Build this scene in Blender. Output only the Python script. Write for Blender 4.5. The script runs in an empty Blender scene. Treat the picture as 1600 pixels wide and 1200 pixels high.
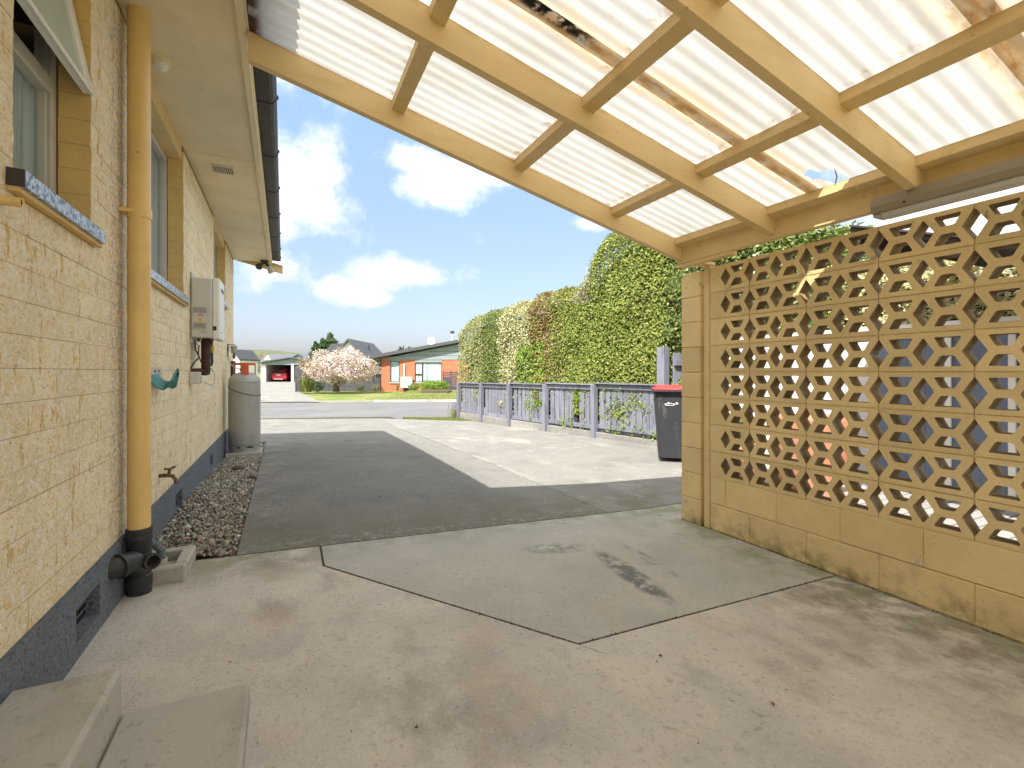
import bpy, bmesh, math, random
import numpy as np
from mathutils import Vector, Matrix, noise

random.seed(7)
rng = np.random.default_rng(7)
scene = bpy.context.scene
COL = scene.collection

# ------------------------------------------------------------------ camera
F_PX = 740.0
PSI = math.atan(357 / 740)
CP, SP = math.cos(PSI), math.sin(PSI)
cam_d = bpy.data.cameras.new('camera')
cam_d.sensor_width = 36
cam_d.lens = F_PX / 1600 * 36
cam_d.shift_y = -19 / 1600
cam_d.clip_start = 0.05
cam_d.clip_end = 3000
cam = bpy.data.objects.new('camera', cam_d)
cam.location = (0, 0, 1.2)
cam.rotation_euler = (math.radians(90), 0, -PSI)
COL.objects.link(cam)
scene.camera = cam

# ------------------------------------------------------------------ sun direction
TO_SUN = Vector((-0.63, -0.53, 1.0)).normalized()
SUN_EL = math.asin(TO_SUN.z)
SUN_AZ = math.atan2(TO_SUN.x, TO_SUN.y)
sun_d = bpy.data.lights.new('sun', 'SUN')
sun_d.energy = 2.22
sun_d.angle = math.radians(0.5)
sun_d.color = (1.0, 0.95, 0.87)
sun = bpy.data.objects.new('sun', sun_d)
sun.rotation_euler = TO_SUN.to_track_quat('Z', 'Y').to_euler()
sun.location = TO_SUN * 50
COL.objects.link(sun)

# ------------------------------------------------------------------ world: physical sky and cumulus clouds
world = bpy.data.worlds.new('World')
scene.world = world
world.use_nodes = True
wn, wl = world.node_tree.nodes, world.node_tree.links
wn.clear()


def wmath(op, a, b=None, c=None):
    n = wn.new('ShaderNodeMath'); n.operation = op
    for i, v in enumerate((a, b, c)):
        if v is None: continue
        if isinstance(v, (int, float)): n.inputs[i].default_value = v
        else: wl.new(v, n.inputs[i])
    return n.outputs[0]


def wdot(sock, vec):
    n = wn.new('ShaderNodeVectorMath'); n.operation = 'DOT_PRODUCT'
    wl.new(sock, n.inputs[0]); n.inputs[1].default_value = vec
    return n.outputs['Value']


w_out = wn.new('ShaderNodeOutputWorld')
w_bg = wn.new('ShaderNodeBackground')
w_bg.inputs['Strength'].default_value = 0.138
sky = wn.new('ShaderNodeTexSky')
sky.sky_type = 'NISHITA'
sky.sun_disc = False
sky.sun_elevation = SUN_EL
sky.sun_rotation = SUN_AZ
sky.air_density = 1.0
sky.dust_density = 2.5
sky.ozone_density = 1.2
tc = wn.new('ShaderNodeTexCoord')
D = tc.outputs['Generated']
nz = wn.new('ShaderNodeTexNoise'); nz.inputs['Scale'].default_value = 5.5
nz.inputs['Detail'].default_value = 9; nz.inputs['Roughness'].default_value = 0.66
wl.new(D, nz.inputs['Vector'])
nz2 = wn.new('ShaderNodeTexNoise'); nz2.inputs['Scale'].default_value = 2.2
nz2.inputs['Detail'].default_value = 4
wl.new(D, nz2.inputs['Vector'])
NZ = wmath('SUBTRACT', nz.outputs['Fac'], 0.5)


def pxdir(px, py):
    xc, u = (px - 800) / F_PX, (581 - py) / F_PX
    return Vector((SP + CP * xc, CP - SP * xc, u))


acc = None
for px, py, rx, ry in ((462, 262, 62, 62), (498, 330, 66, 50), (432, 320, 70, 82), (640, 248, 52, 20),
                       (706, 286, 78, 36), (775, 280, 42, 15), (628, 426, 92, 24), (518, 450, 46, 22),
                       (436, 415, 60, 44), (580, 464, 26, 10), (1615, 300, 70, 34), (925, 345, 30, 12),
                       (300, 300, 160, 80), (1480, 120, 150, 60), (1050, 150, 120, 40)):
    d = pxdir(px, py)
    L = d.length
    dn = d / L
    e1 = Vector((dn.y, -dn.x, 0)).normalized()
    e2 = e1.cross(dn) * -1
    if e2.z < 0: e2 = -e2
    ca = 1 / L
    a = wmath('MULTIPLY', wdot(D, e1), F_PX * L / (rx * (1 + abs((px - 800) / F_PX) * 0.25)))
    b = wmath('MULTIPLY', wdot(D, e2), F_PX * L / ry)
    r = wmath('SQRT', wmath('ADD', wmath('MULTIPLY', a, a), wmath('MULTIPLY', b, b)))
    m = wmath('SUBTRACT', 1.0, r)
    front = wmath('GREATER_THAN', wdot(D, dn), 0.3)
    m = wmath('ADD', wmath('MULTIPLY', wmath('ADD', m, 3.0), front), -3.0)
    acc = m if acc is None else wmath('MAXIMUM', acc, m)
# cumulus over the rest of the sky, thickened behind the camera as added fill
sep = wn.new('ShaderNodeSeparateXYZ'); wl.new(D, sep.inputs[0])
behind = wmath('SUBTRACT', 0.62, wdot(D, Vector((SP, CP, 0))))
gen = wmath('ADD', wmath('MULTIPLY', wmath('SUBTRACT', nz2.outputs['Fac'], 0.5), 6.0),
            wmath('MULTIPLY', wmath('MINIMUM', behind, 0.0), 8.0))
gen = wmath('ADD', gen, wmath('MULTIPLY', wmath('MINIMUM', wmath('SUBTRACT', sep.outputs[2], 0.05), 0.0), 20))
acc = wmath('MAXIMUM', acc, wmath('SUBTRACT', gen, -1.5))
cm = wmath('ADD', wmath('ADD', acc, wmath('MULTIPLY', NZ, 4.3)), 0.12)
mr = wn.new('ShaderNodeMapRange'); mr.interpolation_type = 'SMOOTHSTEP'
wl.new(cm, mr.inputs['Value'])
mr.inputs['From Min'].default_value = -0.25
mr.inputs['From Max'].default_value = 1.15
mixc = wn.new('ShaderNodeMix'); mixc.data_type = 'RGBA'
wl.new(mr.outputs['Result'], mixc.inputs['Factor'])
ccol = wn.new('ShaderNodeMix'); ccol.data_type = 'RGBA'
wl.new(nz.outputs['Fac'], ccol.inputs['Factor'])
ccol.inputs['A'].default_value = (1.75, 1.84, 1.95, 1)
ccol.inputs['B'].default_value = (3.5, 3.45, 3.35, 1)
wl.new(ccol.outputs['Result'], mixc.inputs['B'])
# thin high haze lifts the blue a little everywhere
lift = wn.new('ShaderNodeMix'); lift.data_type = 'RGBA'
lift.inputs['Factor'].default_value = 0.70
wl.new(sky.outputs[0], lift.inputs['A'])
grad = wn.new('ShaderNodeMix'); grad.data_type = 'RGBA'
gr = wn.new('ShaderNodeMapRange'); wl.new(sep.outputs[2], gr.inputs['Value'])
gr.inputs['From Min'].default_value = 0.0; gr.inputs['From Max'].default_value = 0.62
wl.new(gr.outputs['Result'], grad.inputs['Factor'])
grad.inputs['A'].default_value = (0.54, 0.46, 0.60, 1)
grad.inputs['B'].default_value = (0.68, 1.15, 1.75, 1)
wl.new(grad.outputs['Result'], lift.inputs['B'])
wl.new(lift.outputs['Result'], mixc.inputs['A'])
wl.new(mixc.outputs['Result'], w_bg.inputs['Color'])
wl.new(w_bg.outputs[0], w_out.inputs[0])

scene.view_settings.view_transform = 'Standard'
scene.view_settings.look = 'None'
scene.view_settings.gamma = 1
scene.view_settings.use_curve_mapping = False
scene.view_settings.exposure = 2.02

# ------------------------------------------------------------------ materials
MATS = {}


def mat(name, base, layers=(), rough=0.8, bump=0.0, bscale=60.0, bdetail=4, spec=0.3, metal=0.0, var=0.06,
        vscale=3.0, bstretch=(1, 1, 1), island=None, transl=0.0, objvar=0.0):
    """Procedural surface: base colour with soft variation, then layers
    dict(c, s scale, lo, hi, st stretch, d detail, box=[(axis, from, to)], ell=(x,y,rx,ry,rot), amt)."""
    if name in MATS: return MATS[name]
    m = bpy.data.materials.new(name); m.use_nodes = True
    N, Lk = m.node_tree.nodes, m.node_tree.links
    bs = N['Principled BSDF']
    geo = N.new('ShaderNodeNewGeometry')
    pos = geo.outputs['Position']

    def mth(op, a, b=None):
        n = N.new('ShaderNodeMath'); n.operation = op; n.use_clamp = op == 'MULTIPLY'
        for i, v in enumerate((a, b)):
            if v is None: continue
            if isinstance(v, (int, float)): n.inputs[i].default_value = v
            else: Lk.new(v, n.inputs[i])
        return n.outputs[0]

    def stretched(st):
        if st == (1, 1, 1): return pos
        n = N.new('ShaderNodeVectorMath'); n.operation = 'MULTIPLY'
        Lk.new(pos, n.inputs[0]); n.inputs[1].default_value = st
        return n.outputs[0]

    def noi(s, d, st=(1, 1, 1), r=0.6):
        n = N.new('ShaderNodeTexNoise'); n.inputs['Scale'].default_value = s
        n.inputs['Detail'].default_value = d; n.inputs['Roughness'].default_value = r
        Lk.new(stretched(st), n.inputs['Vector'])
        return n.outputs['Fac']

    def rng_(v, a, b):
        n = N.new('ShaderNodeMapRange'); n.interpolation_type = 'SMOOTHSTEP'
        Lk.new(v, n.inputs['Value']); n.inputs['From Min'].default_value = a; n.inputs['From Max'].default_value = b
        if a > b:
            n.inputs['From Min'].default_value = b; n.inputs['From Max'].default_value = a
            n.inputs['To Min'].default_value = 1; n.inputs['To Max'].default_value = 0
        return n.outputs['Result']

    def mix(f, a, b):
        n = N.new('ShaderNodeMix'); n.data_type = 'RGBA'
        Lk.new(f, n.inputs['Factor'])
        for k, v in (('A', a), ('B', b)):
            if isinstance(v, tuple): n.inputs[k].default_value = (*v[:3], 1)
            else: Lk.new(v, n.inputs[k])
        return n.outputs['Result']

    b0 = tuple(base)
    lo = tuple(max(0, c * (1 - var)) for c in b0); hi = tuple(min(1, c * (1 + var)) for c in b0)
    col = mix(rng_(noi(vscale, 5), 0.3, 0.7), lo, hi)
    if island:
        ramp = N.new('ShaderNodeValToRGB'); ramp.color_ramp.interpolation = 'LINEAR'
        el = ramp.color_ramp.elements
        n = len(island)
        el[0].position = 0; el[0].color = (*island[0], 1)
        el[1].position = 1; el[1].color = (*island[-1], 1)
        for i in range(1, n - 1):
            e = el.new(i / (n - 1)); e.color = (*island[i], 1)
        Lk.new(geo.outputs['Random Per Island'], ramp.inputs[0])
        col = ramp.outputs[0]
    if objvar:
        oi = N.new('ShaderNodeObjectInfo'); mr_ = N.new('ShaderNodeMapRange'); Lk.new(oi.outputs['Random'], mr_.inputs['Value'])
        mr_.inputs['To Min'].default_value = 1 - objvar; mr_.inputs['To Max'].default_value = 1 + objvar * .6
        vm = N.new('ShaderNodeVectorMath'); vm.operation = 'SCALE'; Lk.new(col, vm.inputs[0]); Lk.new(mr_.outputs[0], vm.inputs['Scale']); col = vm.outputs[0]
    for L in layers:
        f = rng_(noi(L.get('s', 8), L.get('d', 5), L.get('st', (1, 1, 1))), L['lo'], L['hi'])
        for ax, a, b in L.get('box', ()):
            sp = N.new('ShaderNodeSeparateXYZ'); Lk.new(pos, sp.inputs[0])
            f = mth('MULTIPLY', f, rng_(sp.outputs['XYZ'.index(ax)], a, b))
        if 'pl' in L:
            dn_ = N.new('ShaderNodeVectorMath'); dn_.operation = 'DOT_PRODUCT'; Lk.new(pos, dn_.inputs[0]); dn_.inputs[1].default_value = L['pl'][:3]
            f = mth('MULTIPLY', f, rng_(dn_.outputs['Value'], L['pl'][3], L['pl'][4]))
        if 'ell' in L:
            cx, cy, rx, ry, rot = L['ell']
            mp = N.new('ShaderNodeMapping'); mp.vector_type = 'TEXTURE'
            Lk.new(pos, mp.inputs[0])
            mp.inputs['Location'].default_value = (cx, cy, 0); mp.inputs['Rotation'].default_value = (0, 0, rot)
            mp.inputs['Scale'].default_value = (rx, ry, 1e6)
            ln = N.new('ShaderNodeVectorMath'); ln.operation = 'LENGTH'; Lk.new(mp.outputs[0], ln.inputs[0])
            f = mth('MULTIPLY', f, rng_(ln.outputs['Value'], 1.0, 0.55))
        f = mth('MULTIPLY', f, L.get('amt', 1.0))
        col = mix(f, col, tuple(L['c']))
    Lk.new(col, bs.inputs['Base Color'])
    bs.inputs['Roughness'].default_value = rough
    bs.inputs['Metallic'].default_value = metal
    bs.inputs['Specular IOR Level'].default_value = spec
    if bump:
        bn = N.new('ShaderNodeBump'); bn.inputs['Strength'].default_value = min(1, bump)
        bn.inputs['Distance'].default_value = 0.01 * max(1, bump)
        Lk.new(noi(bscale, bdetail, bstretch), bn.inputs['Height'])
        Lk.new(bn.outputs[0], bs.inputs['Normal'])
    if transl:
        tb = N.new('ShaderNodeBsdfTranslucent'); Lk.new(col, tb.inputs[0])
        ms = N.new('ShaderNodeMixShader'); ms.inputs[0].default_value = transl
        Lk.new(bs.outputs[0], ms.inputs[1]); Lk.new(tb.outputs[0], ms.inputs[2])
        Lk.new(ms.outputs[0], N['Material Output'].inputs[0])
    MATS[name] = m
    return m


YEL = (0.76, 0.565, 0.28)
m_paint = mat('yellow_paint_timber', YEL, [
    dict(c=(0.34, 0.19, 0.07), s=9, lo=.36, hi=.60, amt=.85, d=9, pl=(.244, 0, 1, 2.884, 2.8985)),
    dict(c=(0.50, 0.33, 0.13), s=5, lo=.42, hi=.62, amt=.6, d=9, pl=(.244, 0, 1, 2.855, 2.895)),
    dict(c=(0.55, 0.38, 0.16), s=16, lo=.5, hi=.72, amt=.35, st=(.12, 1, 1), d=7),
    dict(c=(0.20, 0.12, 0.05), s=28, lo=.69, hi=.73, amt=.7, st=(.5, .5, 1), d=6),
    dict(c=(0.46, 0.30, 0.11), s=3, lo=.52, hi=.75, amt=.35),
    dict(c=(0.30, 0.20, 0.09), s=35, lo=.66, hi=.8, st=(1, 1, .3), amt=.35)], rough=.5, bump=.12, bscale=25, bstretch=(1, 1, 4))
m_block = mat('yellow_paint_block', (0.80, 0.615, 0.315), [
    dict(c=(0.70, 0.52, 0.25), s=5, lo=.5, hi=.72, amt=.4),
    dict(c=(0.72, 0.56, 0.30), s=9, lo=.55, hi=.75, amt=.4),
    dict(c=(0.10, 0.11, 0.035), s=7, lo=.48, hi=.72, amt=.6, box=[('Z', .30, .0)], d=8),
    dict(c=(0.17, 0.15, 0.05), s=11, lo=.46, hi=.62, amt=.4, box=[('Z', .10, .02)], d=8),
    dict(c=(0.50, 0.50, 0.47), s=16, lo=.66, hi=.69, amt=.8, box=[('Z', .5, .3)], d=3),
    dict(c=(0.12, 0.12, 0.035), s=14, lo=.58, hi=.68, amt=.6, box=[('Z', 1.5, 2.0)], d=8),
    dict(c=(0.11, 0.08, 0.04), s=60, lo=.70, hi=.74, amt=.8)],
    rough=.75, bump=.5, bscale=110, bdetail=8, objvar=.10)
m_split = mat('split_face_brick_paint', (0.93, 0.81, 0.56), [
    dict(c=(0.82, 0.60, 0.28), s=20, lo=.54, hi=.61, amt=.6, d=9),
    dict(c=(0.70, 0.46, 0.16), s=8, lo=.59, hi=.65, amt=.85, st=(1, 3.0, .8), d=6),
    dict(c=(0.72, 0.54, 0.27), s=62, lo=.54, hi=.62, amt=.5, d=5),
    dict(c=(0.95, 0.90, 0.78), s=38, lo=.52, hi=.62, amt=.8, d=6),
    dict(c=(0.42, 0.27, 0.09), s=75, lo=.62, hi=.70, amt=.7, d=3),
    dict(c=(0.55, 0.53, 0.50), s=46, lo=.47, hi=.58, amt=.85, box=[('Y', 2.66, 2.72), ('Y', 2.98, 2.86)]),
    dict(c=(0.15, 0.12, 0.09), s=70, lo=.58, hi=.66, amt=.8, box=[('Y', 2.66, 2.72), ('Y', 2.98, 2.86)])],
    rough=.85, bump=1.7, bscale=60, bdetail=9, var=.05, objvar=.06)
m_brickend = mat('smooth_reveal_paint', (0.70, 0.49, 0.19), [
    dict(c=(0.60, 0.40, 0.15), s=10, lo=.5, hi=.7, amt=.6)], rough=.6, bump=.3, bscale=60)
m_mortar = mat('painted_mortar', (0.34, 0.235, 0.11), [dict(c=(.24, .17, .08), s=20, lo=.5, hi=.7, amt=.6)], bump=.3)
m_plinth = mat('slate_blue_roughcast', (0.165, 0.190, 0.230), [
    dict(c=(0.075, 0.085, 0.105), s=48, lo=.52, hi=.62, amt=.75),
    dict(c=(0.22, 0.25, 0.31), s=60, lo=.56, hi=.66, amt=.8),
    dict(c=(0.16, 0.15, 0.145), s=4, lo=.5, hi=.7, amt=.4)], rough=.9, bump=1.2, bscale=75, bdetail=6)
m_soffit = mat('soffit_cream', (0.82, 0.71, 0.48), [
    dict(c=(0.70, 0.57, 0.34), s=2.2, lo=.45, hi=.75, amt=.6),
    dict(c=(0.42, 0.29, 0.12), s=12, lo=.62, hi=.78, amt=.4)], rough=.55, bump=.06, bscale=40)
m_gutter = mat('weathered_charcoal_gutter', (0.052, 0.050, 0.052), [
    dict(c=(0.12, 0.115, 0.11), s=7, lo=.5, hi=.75, amt=.6), dict(c=(0.02, 0.02, 0.02), s=14, lo=.6, hi=.7, amt=.6)],
    rough=.55, bump=.2, bscale=30)
m_roof = mat('charcoal_roof_tile', (0.07, 0.07, 0.075), rough=.8, bump=.4, bscale=30)
m_black = mat('black_plastic_pipe', (0.035, 0.037, 0.042), [dict(c=(.075, .075, .075), s=9, lo=.5, hi=.75, amt=.5)], rough=.42, spec=.4, bump=.03)
m_dark = mat('dark_void', (0.012, 0.012, 0.012), rough=.9)
m_pipe = mat('yellow_pvc_pipe', (0.74, 0.52, 0.20), [
    dict(c=(0.30, 0.17, 0.05), s=50, lo=.69, hi=.73, amt=.8), dict(c=(0.66, 0.45, 0.16), s=4, lo=.5, hi=.7, amt=.5)], rough=.33, spec=.5)
m_alu = mat('pale_grey_joinery', (0.50, 0.485, 0.43), [dict(c=(.38, .36, .31), s=6, lo=.5, hi=.75, amt=.4)], rough=.4)
m_white = mat('white_paint', (0.80, 0.80, 0.77), [dict(c=(.62, .61, .57), s=6, lo=.55, hi=.75, amt=.4)], rough=.45)
m_heater = mat('heater_enamel', (0.60, 0.59, 0.55), [dict(c=(.50, .48, .44), s=5, lo=.5, hi=.75, amt=.4)], rough=.4)
m_lagging = mat('brown_pipe_lagging', (0.075, 0.030, 0.024), [dict(c=(.03, .014, .012), s=40, lo=.5, hi=.6, st=(.2, .2, 3))], rough=.5, bump=.5, bscale=60, bstretch=(.3, .3, 2))
m_teal = mat('teal_plastic', (0.05, 0.24, 0.24), rough=.4)
m_brass = mat('aged_brass', (0.17, 0.12, 0.07), [dict(c=(.06, .05, .035), s=60, lo=.5, hi=.65)], rough=.5, metal=.6, bump=.3, bscale=120)
m_galv = mat('gas_bottle_grey', (0.40, 0.405, 0.385), [
    dict(c=(0.32, 0.32, 0.305), s=4, lo=.5, hi=.7, amt=.7), dict(c=(0.36, 0.36, 0.34), s=12, lo=.55, hi=.7, amt=.5, st=(1, 1, .3)),
    dict(c=(0.15, 0.10, 0.06), s=30, lo=.68, hi=.74, amt=.7)], rough=.42, metal=.25, bump=.06, bscale=80)
m_redplas = mat('faded_orange_red_guard', (0.60, 0.12, 0.05), [dict(c=(.70, .28, .16), s=8, lo=.5, hi=.7, amt=.6)], rough=.55)
m_binbody = mat('bin_charcoal_plastic', (0.040, 0.043, 0.050), [
    dict(c=(0.13, 0.14, 0.15), s=11, lo=.55, hi=.72, amt=.6, st=(1, 1, .35), d=7), dict(c=(.30, .30, .29), s=26, lo=.68, hi=.74, amt=.6, st=(1, 1, .5))], rough=.5, bump=.05)
m_binlid = mat('bin_red_lid', (0.52, 0.06, 0.065), [dict(c=(.42, .12, .11), s=9, lo=.5, hi=.7, amt=.6)], rough=.5)
m_fence = mat('grey_lilac_fence_paint', (0.215, 0.222, 0.278), [
    dict(c=(0.12, 0.125, 0.15), s=12, lo=.46, hi=.66, amt=.75, st=(1, 1, .15), d=6),
    dict(c=(0.31, 0.30, 0.31), s=20, lo=.55, hi=.7, amt=.5, st=(1, 1, .12), d=6),
    dict(c=(0.20, 0.15, 0.11), s=22, lo=.66, hi=.72, amt=.7, st=(1, 1, .2))], rough=.75, bump=.5, bscale=50, bstretch=(1, 1, .08), objvar=.18)
m_conc = mat('weathered_driveway_concrete', (0.26, 0.253, 0.235), [
    dict(c=(0.40, 0.385, 0.35), s=1.5, lo=.52, hi=.68, amt=.75, st=(1, .45, 1), d=8),
    dict(c=(0.16, 0.155, 0.14), s=1.1, lo=.50, hi=.70, amt=.55, d=8),
    dict(c=(0.46, 0.45, 0.42), s=6, lo=.60, hi=.70, amt=.6, d=8),
    dict(c=(0.13, 0.13, 0.12), s=70, lo=.52, hi=.64, amt=.7, d=4),
    dict(c=(0.44, 0.43, 0.40), s=95, lo=.60, hi=.70, amt=.6, d=3),
    dict(c=(0.15, 0.155, 0.075), s=4, lo=.36, hi=.62, amt=.6, box=[('Y', 4.3, 3.3)], d=7)],
    rough=.9, bump=.55, bscale=110, bdetail=6)
m_darkconc = mat('driveway_concrete_wear_and_shade', (0.205, 0.196, 0.180), [  # worn concrete, with the house shade also put into its colour
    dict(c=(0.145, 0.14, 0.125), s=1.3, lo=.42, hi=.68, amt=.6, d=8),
    dict(c=(0.255, 0.248, 0.23), s=2.0, lo=.25, hi=.5, amt=.9, box=[('Y', 7.5, 9.6)], d=9),  # lighter colour for the sunlit ground past the house end
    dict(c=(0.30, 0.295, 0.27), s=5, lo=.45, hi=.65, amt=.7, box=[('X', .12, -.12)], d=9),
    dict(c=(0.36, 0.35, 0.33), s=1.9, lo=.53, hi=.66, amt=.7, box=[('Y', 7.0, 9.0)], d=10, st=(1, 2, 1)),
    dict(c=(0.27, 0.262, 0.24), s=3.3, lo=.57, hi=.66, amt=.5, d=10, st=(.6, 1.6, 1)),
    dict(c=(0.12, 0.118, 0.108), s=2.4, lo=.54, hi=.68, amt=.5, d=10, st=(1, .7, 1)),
    dict(c=(0.255, 0.248, 0.23), s=2.2, lo=.25, hi=.5, amt=.9, box=[('X', 1.5, 2.3)], d=9),  # lighter colour for the sunlit side beyond the eave shadow
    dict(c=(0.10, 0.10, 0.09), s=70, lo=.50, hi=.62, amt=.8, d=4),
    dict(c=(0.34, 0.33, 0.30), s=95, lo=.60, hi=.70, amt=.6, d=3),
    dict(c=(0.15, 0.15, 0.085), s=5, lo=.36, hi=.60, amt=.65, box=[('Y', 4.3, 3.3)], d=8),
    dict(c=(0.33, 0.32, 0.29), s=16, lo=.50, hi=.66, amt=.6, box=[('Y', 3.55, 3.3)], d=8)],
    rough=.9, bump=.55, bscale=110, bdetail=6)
m_slab = mat('pinkish_carport_concrete', (0.61, 0.575, 0.515), [
    dict(c=(0.45, 0.43, 0.40), s=1.6, lo=.44, hi=.66, amt=.75, d=10),
    dict(c=(0.62, 0.53, 0.45), s=3.1, lo=.50, hi=.75, amt=.5, d=9),
    dict(c=(0.38, 0.37, 0.35), s=2.3, lo=.50, hi=.62, amt=.55, d=9, ell=(.45, 1.7, 1.0, .9, 0)),
    dict(c=(0.16, 0.14, 0.12), s=24, lo=.58, hi=.70, amt=.5, d=7, ell=(1.55, 1.25, .75, .28, .3)),
    dict(c=(0.30, 0.265, 0.225), s=3.4, lo=.52, hi=.70, amt=.6, d=12, st=(1, .6, 1)),
    dict(c=(0.34, 0.30, 0.25), s=40, lo=.54, hi=.66, amt=.4, d=6),
    dict(c=(0.70, 0.65, 0.57), s=55, lo=.58, hi=.66, amt=.5, d=5),
    dict(c=(0.58, 0.46, 0.36), s=2.1, lo=.52, hi=.70, amt=.45, d=9),
    dict(c=(0.19, 0.21, 0.09), s=5, lo=.38, hi=.60, amt=.65, d=8, box=[('X', 2.05, 2.9)]),
    dict(c=(0.20, 0.17, 0.13), s=9, lo=.42, hi=.6, amt=.55, d=8, box=[('X', 1.6, 2.9)]),
    dict(c=(0.20, 0.20, 0.12), s=6, lo=.36, hi=.6, amt=.6, d=8, box=[('Y', 2.6, 3.2)]),
    dict(c=(0.055, 0.045, 0.04), s=46, lo=.715, hi=.745, amt=.8, d=3),
    dict(c=(0.19, 0.16, 0.13), s=110, lo=.60, hi=.70, amt=.5, d=3)],
    rough=.85, bump=.7, bscale=80, bdetail=9)
m_patch = mat('grey_patch_concrete', (0.46, 0.45, 0.405), [
    dict(c=(0.37, 0.36, 0.315), s=2.4, lo=.42, hi=.70, amt=.6, d=9),
    dict(c=(0.49, 0.44, 0.38), s=2.9, lo=.50, hi=.72, amt=.6, d=8),
    dict(c=(0.075, 0.08, 0.085), s=13, lo=.36, hi=.56, amt=.75, d=8, ell=(1.79, 2.15, .10, .46, -.12)),
    dict(c=(0.12, 0.12, 0.12), s=13, lo=.38, hi=.60, amt=.6, d=8, ell=(1.60, 2.66, .26, .12, -.2)),
    dict(c=(0.16, 0.15, 0.13), s=16, lo=.42, hi=.6, amt=.5, d=8, ell=(2.05, 2.3, .05, .38, -.12)),
    dict(c=(0.20, 0.225, 0.10), s=5, lo=.40, hi=.62, amt=.65, d=8, box=[('X', 2.25, 2.9)]),
    dict(c=(0.22, 0.22, 0.15), s=6, lo=.36, hi=.6, amt=.55, d=8, box=[('Y', 2.85, 3.2)]),
    dict(c=(0.09, 0.08, 0.07), s=50, lo=.70, hi=.74, amt=.8, d=3),
    dict(c=(0.33, 0.31, 0.27), s=38, lo=.54, hi=.66, amt=.45, d=6),
    dict(c=(0.62, 0.59, 0.53), s=60, lo=.60, hi=.67, amt=.45, d=5)],
    rough=.8, bump=.5, bscale=80, bdetail=9)
m_step = mat('trowelled_step_concrete', (0.47, 0.45, 0.40), [
    dict(c=(0.31, 0.295, 0.255), s=3, lo=.42, hi=.68, amt=.75, d=9), dict(c=(.24, .22, .18), s=24, lo=.58, hi=.68, amt=.5, d=7), dict(c=(.22, .21, .15), s=7, lo=.4, hi=.6, amt=.6, box=[('Z', .17, .09)], d=8), dict(c=(0.50, 0.48, 0.42), s=6, lo=.56, hi=.72, amt=.6)], rough=.75, bump=.45, bscale=70, bdetail=8)
m_joint = mat('dirt_filled_joint', (0.075, 0.062, 0.045), [dict(c=(.09, .11, .035), s=14, lo=.5, hi=.7)], rough=1, bump=.8)
m_asphalt = mat('grey_chip_seal', (0.165, 0.165, 0.168), [
    dict(c=(0.115, 0.115, 0.118), s=.8, lo=.5, hi=.7, amt=.6), dict(c=(0.25, 0.25, 0.25), s=60, lo=.55, hi=.66, amt=.7, d=3),
    dict(c=(0.21, 0.21, 0.205), s=.5, lo=.5, hi=.65, amt=.6, st=(.4, 1, 1))], rough=.9, bump=.6, bscale=80)
m_kerb = mat('pale_kerb_concrete', (0.42, 0.41, 0.37), [dict(c=(.28, .27, .24), s=2, lo=.5, hi=.7, amt=.6)], rough=.9, bump=.2)
m_grass = mat('mown_grass', (0.16, 0.21, 0.05), [
    dict(c=(0.32, 0.28, 0.12), s=.5, lo=.45, hi=.62, amt=.85, d=7), dict(c=(0.07, 0.12, 0.022), s=2.5, lo=.5, hi=.65, amt=.7, d=8),
    dict(c=(0.17, 0.22, 0.06), s=30, lo=.55, hi=.65, amt=.7)], rough=.95, bump=1, bscale=50)
m_blade = mat('grass_blades', (0.1, 0.17, 0.03), rough=.9, island=[(.12, .17, .035), (.22, .26, .07), (.34, .31, .14)], transl=.3)
m_earth = mat('bare_soil', (0.10, 0.08, 0.055), rough=1, bump=.8, bscale=30)
m_hill = mat('far_hill_pasture', (0.11, 0.15, 0.06), [dict(c=(.05, .065, .035), s=.02, lo=.5, hi=.56, d=6), dict(c=(.17, .14, .09), s=.03, lo=.55, hi=.62)], rough=1)
m_stone = mat('river_pebbles', (.3, .28, .25), rough=.75, island=[(0.111, 0.106, 0.096), (0.333, 0.302, 0.248), (0.211, 0.196, 0.172), (0.466, 0.392, 0.291), (0.155, 0.146, 0.140), (0.266, 0.252, 0.215), (0.511, 0.482, 0.420), (0.222, 0.168, 0.129), (0.592, 0.627, 0.570)])
m_bark = mat('branch_bark', (0.13, 0.10, 0.075), rough=.95, bump=.6, bscale=30)
m_twig = mat('pale_dry_twigs', (0.36, 0.30, 0.24), rough=.9)


def leafmat(name, cols, rough=.55, tr=.25, spec=.2):
    return mat(name, cols[0], rough=rough, island=cols, transl=tr, spec=spec)


m_lf_green = leafmat('hedge_leaves', [(0.117, 0.177, 0.034), (0.244, 0.312, 0.062), (0.360, 0.405, 0.093), (0.166, 0.236, 0.053), (0.527, 0.506, 0.187)])
m_lf_cam = leafmat('camellia_leaves', [(0.073, 0.130, 0.032), (0.155, 0.220, 0.050), (0.273, 0.325, 0.078), (0.100, 0.163, 0.039), (0.400, 0.406, 0.147)], rough=.25, spec=.6)
m_lf_cream = leafmat('variegated_leaves', [(0.447, 0.434, 0.203), (0.686, 0.629, 0.390), (0.299, 0.335, 0.117), (0.820, 0.741, 0.515), (0.567, 0.531, 0.280)])
m_lf_varg = leafmat('olive_variegated_leaves', [(0.253, 0.291, 0.100), (0.455, 0.455, 0.224), (0.177, 0.228, 0.060), (0.531, 0.506, 0.277)])
m_lf_mid = leafmat('mid_green_leaves', [(0.118, 0.172, 0.043), (0.235, 0.287, 0.085), (0.168, 0.230, 0.060), (0.336, 0.359, 0.135)])
m_lf_red = leafmat('bronze_red_leaves', [(0.274, 0.140, 0.072), (0.432, 0.248, 0.130), (0.187, 0.166, 0.058), (0.346, 0.199, 0.108), (0.245, 0.314, 0.086)])
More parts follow.
